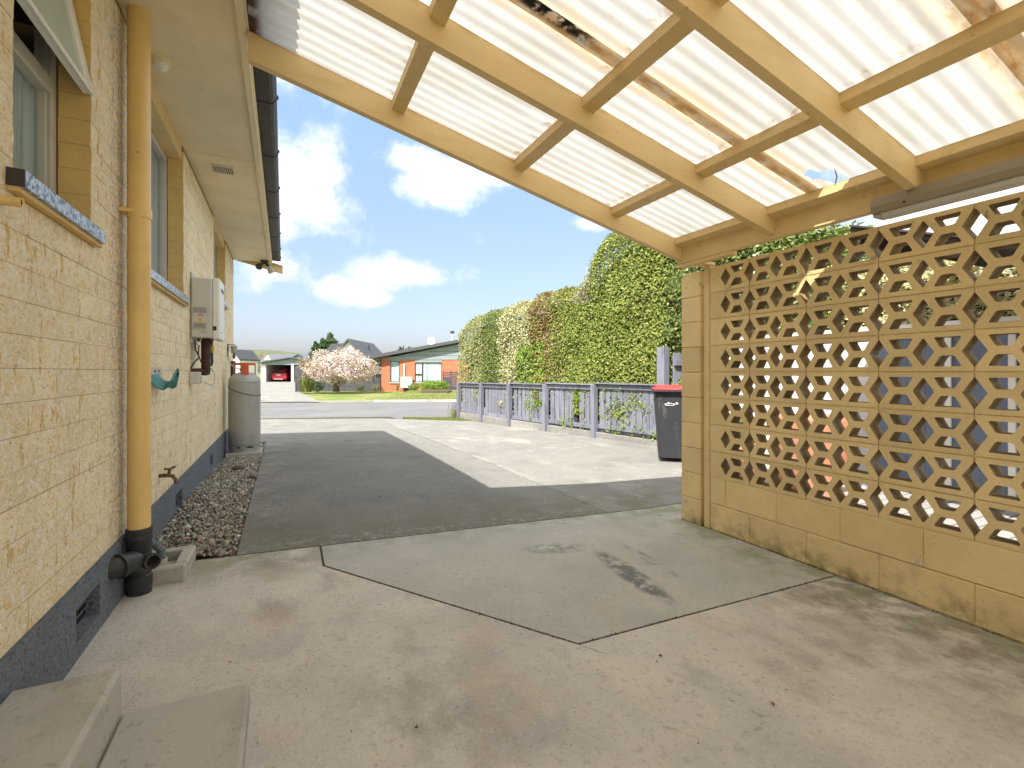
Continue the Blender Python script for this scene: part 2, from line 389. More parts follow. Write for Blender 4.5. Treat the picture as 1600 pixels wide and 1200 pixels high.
m_lf_lime = leafmat('bright_lime_leaves', [(0.176, 0.297, 0.033), (0.286, 0.396, 0.066), (0.110, 0.220, 0.033)])
m_petal = leafmat('pale_pink_blossom', [(0.705, 0.636, 0.619), (0.619, 0.482, 0.473), (0.740, 0.705, 0.679), (0.654, 0.550, 0.516), (0.568, 0.396, 0.378)], rough=.6, tr=.3)
m_lf_rust = leafmat('young_rust_leaves', [(0.344, 0.224, 0.069), (0.292, 0.258, 0.077), (0.430, 0.292, 0.120)])
m_pink = leafmat('pink_flowers', [(.80, .22, .26), (.88, .40, .40), (.85, .30, .14)])
m_lf_con = leafmat('conifer_needles', [(0.038, 0.075, 0.030), (0.068, 0.120, 0.045), (0.090, 0.150, 0.053)])
m_lf_bare = leafmat('bare_twig_haze', [(.24, .17, .15), (.33, .25, .22), (.19, .15, .12)])
m_flax = leafmat('flax_blades', [(.13, .19, .04), (.30, .33, .12), (.20, .26, .06), (.42, .42, .2)])


def brick_mat(name, c1, c2, cm_, scale, rough=.85):
    if name in MATS: return MATS[name]
    m = bpy.data.materials.new(name); m.use_nodes = True
    N, Lk = m.node_tree.nodes, m.node_tree.links
    t = N.new('ShaderNodeTexCoord')
    mp = N.new('ShaderNodeMapping'); mp.inputs['Rotation'].default_value = (math.radians(90), 0, 0)
    Lk.new(t.outputs['Object'], mp.inputs[0])
    b = N.new('ShaderNodeTexBrick')
    b.inputs['Color1'].default_value = (*c1, 1); b.inputs['Color2'].default_value = (*c2, 1); b.inputs['Mortar'].default_value = (*cm_, 1)
    b.inputs['Scale'].default_value = scale; b.inputs['Mortar Size'].default_value = .012
    b.inputs['Brick Width'].default_value = .24; b.inputs['Row Height'].default_value = .086
    Lk.new(mp.outputs[0], b.inputs['Vector'])
    Lk.new(b.outputs['Color'], N['Principled BSDF'].inputs['Base Color'])
    N['Principled BSDF'].inputs['Roughness'].default_value = rough
    MATS[name] = m
    return m


m_redbrick = brick_mat('orange_red_brick', (.55, .145, .052), (.46, .11, .04), (.42, .24, .16), 1.0)


def glass_mat():
    m = bpy.data.materials.new('window_glass'); m.use_nodes = True
    N, Lk = m.node_tree.nodes, m.node_tree.links
    N.remove(N['Principled BSDF'])
    g = N.new('ShaderNodeBsdfGlossy'); g.inputs['Roughness'].default_value = .02
    t = N.new('ShaderNodeBsdfTransparent'); t.inputs[0].default_value = (.88, .93, .95, 1)
    lw = N.new('ShaderNodeLayerWeight'); lw.inputs[0].default_value = .5
    pw = N.new('ShaderNodeMath'); pw.operation = 'POWER'; Lk.new(lw.outputs['Facing'], pw.inputs[0]); pw.inputs[1].default_value = 4.0
    fr = N.new('ShaderNodeMath'); fr.operation = 'MULTIPLY_ADD'; Lk.new(pw.outputs[0], fr.inputs[0]); fr.inputs[1].default_value = .8; fr.inputs[2].default_value = .04
    ms = N.new('ShaderNodeMixShader')
    Lk.new(fr.outputs[0], ms.inputs[0]); Lk.new(t.outputs[0], ms.inputs[1]); Lk.new(g.outputs[0], ms.inputs[2])
    Lk.new(ms.outputs[0], N['Material Output'].inputs[0])
    return m


m_glass = glass_mat()
m_frost = mat('frosted_pane', (0.42, 0.50, 0.46), rough=.35, spec=.6)
m_curtain = mat('lace_curtain', (0.62, 0.72, 0.74), [
    dict(c=(0.25, 0.33, 0.38), s=34, lo=.46, hi=.62, amt=.7, st=(1, 1.5, .02), d=5),
    dict(c=(0.62, 0.70, 0.72), s=8, lo=.5, hi=.66, amt=.6, st=(1, 1, .1))], rough=.8)
m_sill = mat('speckled_blue_tile', (0.50, 0.58, 0.68), [
    dict(c=(0.035, 0.05, 0.085), s=70, lo=.50, hi=.56, amt=.95, d=4), dict(c=(0.16, 0.24, 0.36), s=45, lo=.52, hi=.6, amt=.8),
    dict(c=(0.78, 0.80, 0.82), s=80, lo=.60, hi=.66, amt=.9)], rough=.3, spec=.5)
m_silldark = mat('bare_tile_bedding', (0.06, 0.055, 0.05), rough=.9, bump=.4)


def sheet_mat():
    m = bpy.data.materials.new('translucent_corrugated_sheet'); m.use_nodes = True
    N, Lk = m.node_tree.nodes, m.node_tree.links
    N.remove(N['Principled BSDF'])
    geo = N.new('ShaderNodeNewGeometry')
    sp = N.new('ShaderNodeSeparateXYZ'); Lk.new(geo.outputs['Position'], sp.inputs[0])

    def noi(s, d, st):
        v = N.new('ShaderNodeVectorMath'); v.operation = 'MULTIPLY'; Lk.new(geo.outputs['Position'], v.inputs[0]); v.inputs[1].default_value = st
        n = N.new('ShaderNodeTexNoise'); n.inputs['Scale'].default_value = s; n.inputs['Detail'].default_value = d
        n.inputs['Roughness'].default_value = .65
        Lk.new(v.outputs[0], n.inputs['Vector']); return n.outputs['Fac']

    def mth(op, a, b=None, c=None, cl=False):
        n = N.new('ShaderNodeMath'); n.operation = op; n.use_clamp = cl
        for i, v in enumerate((a, b, c)):
            if v is None: continue
            if isinstance(v, (int, float)): n.inputs[i].default_value = v
            else: Lk.new(v, n.inputs[i])
        return n.outputs[0]

    def rg(v, a, b):
        n = N.new('ShaderNodeMapRange'); n.interpolation_type = 'SMOOTHSTEP'; Lk.new(v, n.inputs['Value'])
        if a < b: n.inputs['From Min'].default_value = a; n.inputs['From Max'].default_value = b
        else:
            n.inputs['From Min'].default_value = b; n.inputs['From Max'].default_value = a
            n.inputs['To Min'].default_value = 1; n.inputs['To Max'].default_value = 0
        return n.outputs['Result']

    def mix(f, a, b):
        n = N.new('ShaderNodeMix'); n.data_type = 'RGBA'; Lk.new(f, n.inputs['Factor'])
        for k, v in (('A', a), ('B', b)):
            if isinstance(v, tuple): n.inputs[k].default_value = (*v, 1)
            else: Lk.new(v, n.inputs[k])
        return n.outputs['Result']

    X, Y = sp.outputs[0], sp.outputs[1]
    col = mix(rg(noi(3.5, 6, (.35, 1.6, 1)), .35, .7), (.53, .515, .475), (.44, .41, .355))
    # grime lying in the valleys and blotches
    col = mix(mth('MULTIPLY', rg(noi(9, 8, (.22, 1.7, 1)), .56, .72), .55), col, (.66, .52, .36))
    col = mix(mth('MULTIPLY', rg(noi(26, 6, (.3, 1, 1)), .64, .72), .45), col, (.50, .36, .22))
    wob = mth('MULTIPLY', mth('SUBTRACT', noi(2.2, 5, (1, .4, 1)), .5), .05)
    Yw = mth('ADD', Y, wob)

    def band(c, w, e):
        d = mth('ABSOLUTE', mth('SUBTRACT', Yw, c))
        return rg(d, w + e, w)
    n1 = noi(7, 8, (.7, 2.5, 1))
    n2 = noi(15, 8, (.6, 1.6, 1))
    for c, w in ((2.12, .085), (1.70, .075), (.74, .09), (-.05, .08)):
        b = band(c, w, .03)
        col = mix(mth('MULTIPLY', b, mth('MULTIPLY', rg(n1, .28, .62), .85)), col, (.60, .47, .31))
        col = mix(mth('MULTIPLY', band(c + .025, w * .42, .02), mth('MULTIPLY', rg(n2, .40, .62), .75)), col, (.42, .29, .14))
    # heavy black rot on two laps
    for c, x0, x1, w in ((2.09, .50, .36, .035), (1.69, 1.26, 1.1, .022), (.735, 1.5, 1.4, .02)):
        lim = rg(X, x0, x1)
        b = mth('MULTIPLY', band(c, w * .7, .02), mth('MULTIPLY', rg(noi(19, 8, (.8, 1, 1)), .40, .50), lim))
        col = mix(b, col, (.035, .028, .018))
    col = mix(mth('MULTIPLY', rg(X, -.085, -.135), rg(noi(12, 7, (1, 1, 1)), .3, .55)), col, (.10, .055, .03))
    # dirt lines next to the purlins
    for px in (.56, 1.34, 2.11, 2.78):
        d = mth('ABSOLUTE', mth('SUBTRACT', X, px))
        col = mix(mth('MULTIPLY', mth('MULTIPLY', rg(d, .05, .0), rg(noi(18, 7, (.6, 1, 1)), .50, .62)), .7), col, (.30, .18, .09))
    tr = N.new('ShaderNodeBsdfTranslucent'); Lk.new(col, tr.inputs[0])
    df = N.new('ShaderNodeBsdfDiffuse'); Lk.new(col, df.inputs[0])
    gl = N.new('ShaderNodeBsdfGlossy'); gl.inputs['Roughness'].default_value = .25
    m1 = N.new('ShaderNodeMixShader'); m1.inputs[0].default_value = .74
    Lk.new(df.outputs[0], m1.inputs[1]); Lk.new(tr.outputs[0], m1.inputs[2])
    m2 = N.new('ShaderNodeMixShader'); m2.inputs[0].default_value = .04
    Lk.new(m1.outputs[0], m2.inputs[1]); Lk.new(gl.outputs[0], m2.inputs[2])
    Lk.new(m2.outputs[0], N['Material Output'].inputs[0])
    return m


m_sheet = sheet_mat()


# ------------------------------------------------------------------ helpers
def link(o, parent=None):
    COL.objects.link(o)
    if parent is not None: o.parent = parent
    return o


def tag(o, label=None, cat=None, group=None, kind=None):
    if label: o['label'] = label
    if cat: o['category'] = cat
    if group: o['group'] = group
    if kind: o['kind'] = kind
    return o


def thing(name, label, cat, loc=(0, 0, 0), rz=0, group=None):
    o = bpy.data.objects.new(name, None); o.empty_display_size = .2
    o.location = loc; o.rotation_euler = (0, 0, rz)
    COL.objects.link(o)
    return tag(o, label, cat, group)


class MB:
    """collects shapes in the coordinates of the parent, becomes one mesh object"""
    def __init__(s): s.bm = bmesh.new()

    def box(s, x0, x1, y0, y1, z0, z1, bev=0, M=None):
        r = bmesh.ops.create_cube(s.bm, size=1)
        vs = r['verts']
        for v in vs:
            v.co = Vector(((x0 + x1) / 2 + v.co.x * (x1 - x0), (y0 + y1) / 2 + v.co.y * (y1 - y0), (z0 + z1) / 2 + v.co.z * (z1 - z0)))
        if bev:
            es = list({e for v in vs for e in v.link_edges})
            r2 = bmesh.ops.bevel(s.bm, geom=es, offset=bev, segments=1, affect='EDGES')
            vs = list({v for f in r2['faces'] for v in f.verts})
        if M is not None: bmesh.ops.transform(s.bm, matrix=M, verts=vs)
        return s

    def cyl(s, p0, p1, r0, r1=None, n=16, caps=True):
        p0, p1 = Vector(p0), Vector(p1); r1 = r0 if r1 is None else r1
        ax = (p1 - p0).normalized()
        u = ax.orthogonal().normalized(); w = ax.cross(u)
        a = [s.bm.verts.new(p0 + (u * math.cos(2 * math.pi * i / n) + w * math.sin(2 * math.pi * i / n)) * r0) for i in range(n)]
        b = [s.bm.verts.new(p1 + (u * math.cos(2 * math.pi * i / n) + w * math.sin(2 * math.pi * i / n)) * r1) for i in range(n)]
        for i in range(n): s.bm.faces.new((a[i], a[(i + 1) % n], b[(i + 1) % n], b[i]))
        if caps: s.bm.faces.new(a[::-1]); s.bm.faces.new(b)
        return s

    def tube(s, pts, r, n=8, caps=True):
        pts = [Vector(p) for p in pts]
        rs = r if isinstance(r, (list, tuple)) else [r] * len(pts)
        rings = []; u = None
        for i, p in enumerate(pts):
            d = (pts[min(i + 1, len(pts) - 1)] - pts[max(i - 1, 0)]).normalized()
            if u is None: u = d.orthogonal().normalized()
            u = (u - d * u.dot(d)).normalized(); w = d.cross(u)
            rings.append([s.bm.verts.new(p + (u * math.cos(2 * math.pi * k / n) + w * math.sin(2 * math.pi * k / n)) * rs[i]) for k in range(n)])
        for a, b in zip(rings, rings[1:]):
            for k in range(n): s.bm.faces.new((a[k], a[(k + 1) % n], b[(k + 1) % n], b[k]))
        if caps: s.bm.faces.new(rings[0][::-1]); s.bm.faces.new(rings[-1])
        return s

    def lathe(s, prof, c=(0, 0, 0), n=32):
        rings = []
        for r, z in prof:
            rings.append([s.bm.verts.new((c[0] + r * math.cos(2 * math.pi * k / n), c[1] + r * math.sin(2 * math.pi * k / n), c[2] + z)) for k in range(n)])
        for a, b in zip(rings, rings[1:]):
            for k in range(n): s.bm.faces.new((a[k], a[(k + 1) % n], b[(k + 1) % n], b[k]))
        return s

    def prism(s, poly, axis, a, b):
        """poly 2D points in the plane normal to axis, extruded from a to b"""
        def P(p, t):
            return {'X': (t, p[0], p[1]), 'Y': (p[0], t, p[1]), 'Z': (p[0], p[1], t)}[axis]
        va = [s.bm.verts.new(P(p, a)) for p in poly]; vb = [s.bm.verts.new(P(p, b)) for p in poly]
        n = len(poly)
        s.bm.faces.new(va); s.bm.faces.new(vb[::-1])
        for i in range(n): s.bm.faces.new((va[i], vb[i], vb[(i + 1) % n], va[(i + 1) % n]))
        return s

    def sph(s, c, r, sub=2, sc=(1, 1, 1)):
        rr = bmesh.ops.create_icosphere(s.bm, subdivisions=sub, radius=r)
        for v in rr['verts']: v.co = Vector((c[0] + v.co.x * sc[0], c[1] + v.co.y * sc[1], c[2] + v.co.z * sc[2]))
        return s

    def mesh(s, name, m, smooth=False):
        bmesh.ops.recalc_face_normals(s.bm, faces=s.bm.faces)
        me = bpy.data.meshes.new(name); s.bm.to_mesh(me); s.bm.free()
        if m: me.materials.append(m)
        if smooth:
            for p in me.polygons: p.use_smooth = True
            try: me.set_sharp_from_angle(angle=math.radians(38))
            except Exception: pass
        return me

    def build(s, name, m, parent=None, smooth=False, loc=(0, 0, 0)):
        o = bpy.data.objects.new(name, s.mesh(name, m, smooth)); o.location = loc
        return link(o, parent)


def ss(a, b, x):
    t = min(1, max(0, (x - a) / (b - a))); return t * t * (3 - 2 * t)


def G(x, y):
    """height of the paved yard: falls away from the house and towards the road"""
    return .036 * max(0, 2.94 - max(x, -.75)) * (1 - ss(8, 13, y)) - .10 * ss(5, 12, y)


def pave(name, poly, m, parent, off=0.0, thick=.06, step=.5, label=None):
    bm = bmesh.new()
    vs = [bm.verts.new((x, y, 0)) for x, y in poly]; f = bm.faces.new(vs)
    xs = [p[0] for p in poly]; ys = [p[1] for p in poly]
    for ax, a, b in ((0, min(xs), max(xs)), (1, min(ys), max(ys))):
        t = math.ceil(a / step) * step
        while t < b:
            no = (1, 0, 0) if ax == 0 else (0, 1, 0); co = (t, 0, 0) if ax == 0 else (0, t, 0)
            bmesh.ops.bisect_plane(bm, geom=bm.verts[:] + bm.edges[:] + bm.faces[:], plane_co=co, plane_no=no)
            t += step
    bmesh.ops.recalc_face_normals(bm, faces=bm.faces)
    for fa in bm.faces:
        if fa.normal.z < 0: fa.normal_flip()
    if thick:
        r = bmesh.ops.extrude_face_region(bm, geom=bm.faces[:])
        low = [g for g in r['geom'] if isinstance(g, bmesh.types.BMVert)]
        lowset = set(low)
        for v in bm.verts: v.co.z = G(v.co.x, v.co.y) + off - (thick if v in lowset else 0)
    else:
        for v in bm.verts: v.co.z = G(v.co.x, v.co.y) + off
    bmesh.ops.recalc_face_normals(bm, faces=bm.faces)
    me = bpy.data.meshes.new(name); bm.to_mesh(me); bm.free(); me.materials.append(m)
    o = link(bpy.data.objects.new(name, me), parent)
    if label: o['label'] = label
    return o


def quads_mesh(name, P, m, mats_idx=None):
    """P: (n,4,3) array of loose quads"""
    n = len(P)
    me = bpy.data.meshes.new(name)
    me.vertices.add(n * 4); me.vertices.foreach_set('co', P.reshape(-1).astype(np.float32))
    me.loops.add(n * 4); me.loops.foreach_set('vertex_index', np.arange(n * 4, dtype=np.int32))
    me.polygons.add(n); me.polygons.foreach_set('loop_start', np.arange(0, n * 4, 4, dtype=np.int32))
    me.polygons.foreach_set('loop_total', np.full(n, 4, dtype=np.int32))
    me.update(calc_edges=True)
    me.materials.append(m)
    return me


def leaves(C, Nrm, L, W, jit=.7):
    """diamond leaves at centres C leaning out along Nrm"""
    n = len(C)
    nn = Nrm + rng.normal(0, jit, (n, 3)); nn /= np.linalg.norm(nn, axis=1)[:, None]
    t = rng.normal(0, 1, (n, 3)); t -= nn * (t * nn).sum(1)[:, None]; t /= np.linalg.norm(t, axis=1)[:, None]
    b = np.cross(nn, t)
    l = (L * rng.uniform(.5, 1.45, n))[:, None] / 2; w = (W * rng.uniform(.7, 1.2, n))[:, None] / 2
    return np.stack([C - t * l, C + b * w - t * l * .1, C + t * l, C - b * w - t * l * .1], axis=1)


# ------------------------------------------------------------------ ground, road, far land
def grid_sheet(name, xs, ys, zf, m, kind='structure'):
    V = [(x, y, zf(x, y)) for y in ys for x in xs]
    nx = len(xs)
    Fc = [(j * nx + i, j * nx + i + 1, (j + 1) * nx + i + 1, (j + 1) * nx + i) for j in range(len(ys) - 1) for i in range(nx - 1)]
    me = bpy.data.meshes.new(name); me.from_pydata(V, [], Fc); me.materials.append(m)
    o = link(bpy.data.objects.new(name, me)); tag(o, kind=kind); return o


grid_sheet('ground', [-900, -200, -60, -20, 0, 20, 60, 200, 900], [-300, -60, -12, 8.7, 14, 30, 60, 200, 900], lambda x, y: -.17, m_grass)
grid_sheet('yard_soil', [-.75 + .5 * i for i in range(32)], [-4 + .5 * i for i in range(35)], lambda x, y: G(x, y) - .045, m_earth)

# road frame: u along the road, n away from us
RA = math.radians(-21)
UX, UY = math.cos(RA), math.sin(RA)
NX, NY = -UY, UX
RO = Vector((0, 14.45, 0))


def W(s, t, z=0.0): return Vector((RO.x + UX * s + NX * t, RO.y + UY * s + NY * t, z))


def strip(name, s0, s1, t0, t1, z, m, seg=20, thick=0):
    b = MB(); bm = b.bm
    cols = []
    for i in range(seg + 1):
        s_ = s0 + (s1 - s0) * i / seg
        cols.append((bm.verts.new(W(s_, t0, z)), bm.verts.new(W(s_, t1, z))))
    for a, c in zip(cols, cols[1:]): bm.faces.new((a[0], c[0], c[1], a[1]))
    if thick:
        r = bmesh.ops.extrude_face_region(bm, geom=bm.faces[:])
        for g in r['geom']:
            if isinstance(g, bmesh.types.BMVert): g.co.z -= thick
    o = b.build(name, m); tag(o, kind='structure'); return o


strip('road', -60, 60, -.05, 7.45, -.115, m_asphalt)
strip('kerb', .9, 60, 7.45, 7.62, -.02, m_kerb, thick=.15)
strip('kerb', -60, -4.6, 7.45, 7.62, -.02, m_kerb, thick=.15)
strip('lawn', 1.0, 60, 7.62, 30, -.03, m_grass, thick=.12)
o = strip('far_driveway', -4.6, .9, 7.45, 8.3, -.085, m_conc)


def at(px, d, z): # point on the ray through column px at depth d, height z
    xr = (px - 800) / F_PX * d
    return Vector((CP * xr + SP * d, -SP * xr + CP * d, z))


def zz(py, d): return 1.2 + (581 - py) / F_PX * d


# driveway across the road running back to the garage
b = MB()
pl = [at(396, 21.2, -.08), at(502, 20.0, -.08), at(470, 29, -.08), at(462, 61, -.08), at(398, 61, -.08)]
b.bm.faces.new([b.bm.verts.new(p) for p in pl])
tag(b.build('garage_driveway', m_conc), kind='structure')

# hills on the horizon
def ridge(name, pts, d, thick, m):
    bm = bmesh.new(); rows = []
    for px, py in pts:
        p = at(px, d, zz(py, d)); q = at(px, d - thick, -2); r = at(px, d + thick, -2)
        mid = at(px, d - thick * .45, (zz(py, d)) * .62)
        rows.append([bm.verts.new(v) for v in (q, mid, p, r)])
    for a, c in zip(rows, rows[1:]):
        for k in range(3): bm.faces.new((a[k], c[k], c[k + 1], a[k + 1]))
    me = bpy.data.meshes.new(name); bm.to_mesh(me); bm.free(); me.materials.append(m)
    tag(link(bpy.data.objects.new(name, me)), kind='structure')


ridge('hills', [(-500, 560), (-200, 552), (100, 545), (250, 540), (330, 543), (372, 546), (400, 547), (430, 548), (455, 550), (480, 554), (520, 558), (560, 557), (588, 553),
                (606, 556), (640, 562), (700, 566), (800, 563), (1000, 556), (1300, 548), (1700, 540), (2300, 550)], 420, 160, m_hill)

# ------------------------------------------------------------------ paved yard: slabs with recessed joints
yard = tag(bpy.data.objects.new('pavement', None), kind='structure'); link(yard)
g_ = .006
pave('concrete_slab', [(-.70, -3), (2.93, -3), (2.93, 1.685 - g_), (1.105, 1.657 - g_), (.205 - g_, 2.886), (.21 - g_, 3.222), (-.70, 3.222)], m_slab, yard,
     label='large pinkish concrete slab under the carport')
pave('concrete_slab', [(.21 + g_, 3.222), (.205 + g_ * 1.2, 2.895), (1.105 + g_, 1.657 + g_), (2.93, 1.685 + g_), (2.93, 2.896), (4.3, 2.896), (4.3, 3.222)], m_patch, yard,
     label='greyer five sided concrete patch with a dark curved mark')
yr = lambda x: 14.45 - .384 * x
pave('concrete_slab', [(-.25, 3.236), (2.45 - g_ * .6, 3.236), (2.40 - g_ * .6, 6.0), (2.36 - g_ * .6, 9.6), (2.36 - g_ * .6, yr(2.36)), (-7, yr(-7)), (-7, 8.7), (-.25, 8.7)], m_darkconc, yard)
fx = lambda y: 6.38 - .16 * y
pave('concrete_slab', [(2.45 + g_ * .6, 3.236), (4.6, 3.236), (5.5, 3.9), (fx(5.8), 5.8), (fx(12.4), 12.4), (4.15, yr(4.15) - .9), (2.36 + g_ * .6, yr(2.36)), (2.40 + g_ * .6, 6)], m_conc, yard)
pave('joint_fill', [(-.74, -3), (3.6, -3), (3.6, 4), (2.8, 14.0), (-7, 17.0), (-7, 8.65), (-.28, 8.65), (-.28, 3.3), (-.74, 3.3)], m_joint, yard, off=-.008, thick=0)
pave('concrete_slab', [(-.70, -14), (9, -14), (9, -3.02), (-.70, -3.02)], m_conc, yard, off=-.02, step=2)  # unseen slab behind the camera, added to bounce light into the carport
# hairline crack running off the corner of the patch
b = MB()
cr = [(1.105, 1.65), (1.118, 1.625), (1.14, 1.60), (1.15, 1.575), (1.175, 1.55)]
for (x0, y0), (x1, y1) in zip(cr, cr[1:]):
    q = [(x0 - .0015, y0), (x1 - .001, y1), (x1 + .001, y1), (x0 + .0015, y0)]
    b.bm.faces.new([b.bm.verts.new((x, y, G(x, y) + .0015)) for x, y in q])
b.build('crack', m_joint, yard)
# grass strip by the road
pave('grass_verge', [(3.0, yr(3.0) - .25), (4.4, yr(4.4) - 1.0), (5.6, yr(5.6) - 1.0), (5.6, yr(5.6)), (3.6, yr(3.6))], m_grass, None, off=.004)
bpy.data.objects['grass_verge']['kind'] = 'structure'


def scatter_blades(name, pts, h, m, w=.006, lean=.35):
    n = len(pts)
    a = rng.uniform(0, 2 * np.pi, n); ln = rng.uniform(0, lean, n) * h
    hh = h * rng.uniform(.5, 1.3, n)
    d = np.stack([np.cos(a), np.sin(a), np.zeros(n)], 1)
    sd = np.stack([-np.sin(a), np.cos(a), np.zeros(n)], 1) * w / 2
    top = pts + d * ln[:, None] + np.array([0, 0, 1]) * hh[:, None]
    P = np.stack([pts - sd, pts + sd, top + sd * .2, top - sd * .2], 1)
    me = quads_mesh(name, P, m)
    return link(bpy.data.objects.new(name, me))


pts = []
while len(pts) < 5000:
    x = random.uniform(3.0, 5.4); y = yr(x) - random.uniform(.05, 1.0) * min(1, .25 + (x - 3) * .6)
    pts.append((x, y, G(x, y)))
tag(scatter_blades('grass', np.array(pts), .04, m_blade, w=.012), kind='stuff')
pts = np.array([W(rng.uniform(1.1, 14), 7.7 + 10 * rng.uniform(0, 1) ** 1.3, -.03) for _ in range(16000)])
tag(scatter_blades('grass', pts, .03, m_blade, w=.03), kind='stuff')

# gravel bed beside the house
def gz(x, y):
    k = (x + .70) / .45
    return G(x, y) + (.085 * (1 - ss(4.0, 6.8, y)) * (1 - k)) - .012 + .01 * k


bm = bmesh.new()
xs = [-.70 + .05 * i for i in range(10)]; ys = [3.24 + .14 * i for i in range(38)]
V = [[bm.verts.new((x, y, gz(x, y) - .012)) for x in xs] for y in ys]
for r0, r1 in zip(V, V[1:]):
    for i in range(len(xs) - 1): bm.faces.new((r0[i], r0[i + 1], r1[i + 1], r1[i]))
me = bpy.data.meshes.new('gravel_bed'); bm.to_mesh(me); bm.free(); me.materials.append(m_joint)
tag(link(bpy.data.objects.new('gravel_bed', me)), kind='structure')
ico = bmesh.new(); bmesh.ops.create_icosphere(ico, subdivisions=1, radius=1)
icoV = np.array([v.co[:] for v in ico.verts]); icoF = np.array([[v.index for v in f.verts] for f in ico.faces]); ico.free()


def stones(name, P, R, m, flat=.6):
    n = len(P)
    q = rng.normal(0, 1, (n, 3)); q /= np.linalg.norm(q, axis=1)[:, None]
    q2 = rng.normal(0, 1, (n, 3)); q2 -= q * (q * q2).sum(1)[:, None]; q2 /= np.linalg.norm(q2, axis=1)[:, None]
    q3 = np.cross(q, q2)
    sc = np.stack([R * rng.uniform(.8, 1.4, n), R * rng.uniform(.7, 1.05, n), R * rng.uniform(.35, .75, n)], 1)
    loc = icoV[None] * sc[:, None] * rng.uniform(.88, 1.12, (n, len(icoV), 1))
    V = P[:, None] + loc[:, :, 0:1] * q[:, None] + loc[:, :, 1:2] * q2[:, None] + loc[:, :, 2:3] * q3[:, None]
    Fc = (icoF[None] + (np.arange(n) * len(icoV))[:, None, None]).reshape(-1, 3)
    me = bpy.data.meshes.new(name)
    me.vertices.add(n * len(icoV)); me.vertices.foreach_set('co', V.reshape(-1).astype(np.float32))
    nf = len(Fc); me.loops.add(nf * 3); me.loops.foreach_set('vertex_index', Fc.reshape(-1).astype(np.int32))
    me.polygons.add(nf); me.polygons.foreach_set('loop_start', np.arange(0, nf * 3, 3, dtype=np.int32)); me.polygons.foreach_set('loop_total', np.full(nf, 3, dtype=np.int32))
    me.polygons.foreach_set('use_smooth', np.ones(nf, dtype=bool))
    me.update(calc_edges=True); me.materials.append(m)
    return link(bpy.data.objects.new(name, me))


n = 8200
gx = rng.uniform(-.69, -.262, n); gy = rng.uniform(3.25, 8.45, n)
R = rng.lognormal(math.log(.0105), .33, n)
P = np.array([(x, y, gz(x, y) + rng.uniform(-.012, .008)) for x, y in zip(gx, gy)])
tag(stones('gravel', P, R, m_stone), kind='stuff')

# ================================================================== the yellow house on the left
house = thing('brick_house', 'yellow painted split-face brick house with a slate blue base, close on the left', 'house', (0, 0, 0))
WX = -.70
wall = MB()
OPEN = [(1.85, 2.46, 1.71, 2.91), (3.20, 4.42, 1.71, 2.91), (6.19, 7.35, 2.01, 2.91)]
ZB, ZT = .41, 2.95
Y0, Y1 = -3.0, 8.5
xm0, xm1 = WX - .105, WX - .0035
e = .004
cur = Y0
for a, b_, z0, z1 in OPEN:
    wall.box(xm0, xm1, cur, a - e, ZB + .001, ZT - .001)
    wall.box(xm0, xm1, a - e, b_ + e, ZB + .001, z0 - .02)
    cur = b_ + e
wall.box(xm0, xm1, cur, Y1 - .006, ZB + .001, ZT - .001)
wall_o = wall.build('wall', m_mortar, house)

# bricks 390 x 90 laid in stretcher bond, each its own object
def brick_mesh(L, seed):
    """front faces +X; L long in Y, 94 high"""
    H, nx, nz = .0982, max(2, int(L / .05)), 3
    r = random.Random(seed)
    bm = bmesh.new()
    front = [[None] * (nz + 1) for _ in range(nx + 1)]
    for i in range(nx + 1):
        for k in range(nz + 1):
            edge = i in (0, nx) or k in (0, nz)
            dx = r.uniform(-.001, .0022) if k not in (0, nz) else r.uniform(-.0012, .0006)
            y = L * i / nx + (0 if i in (0, nx) else r.uniform(-.008, .008))
            front[i][k] = bm.verts.new((dx, y, H * k / nz))
    for i in range(nx):
        for k in range(nz): bm.faces.new((front[i][k], front[i + 1][k], front[i + 1][k + 1], front[i][k + 1]))
    # rim back to the mortar, deep at the ends (reveals)
    loop = [front[i][0] for i in range(nx + 1)] + [front[nx][k] for k in range(1, nz + 1)] + [front[i][nz] for i in range(nx - 1, -1, -1)] + [front[0][k] for k in range(nz - 1, 0, -1)]
    back = [bm.verts.new((-.10, v.co.y, v.co.z)) for v in loop]
    loop = [bm.verts.new(v.co) for v in loop]
    for i in range(len(loop)):
        j = (i + 1) % len(loop)
        f = bm.faces.new((loop[i], loop[j], back[j], back[i])); f.material_index = 1
    bmesh.ops.recalc_face_normals(bm, faces=bm.faces)
    me = bpy.data.meshes.new('brick'); bm.to_mesh(me); bm.free()
    me.materials.append(m_split); me.materials.append(m_brickend)
    for p in me.polygons: p.use_smooth = p.material_index == 0
    return me


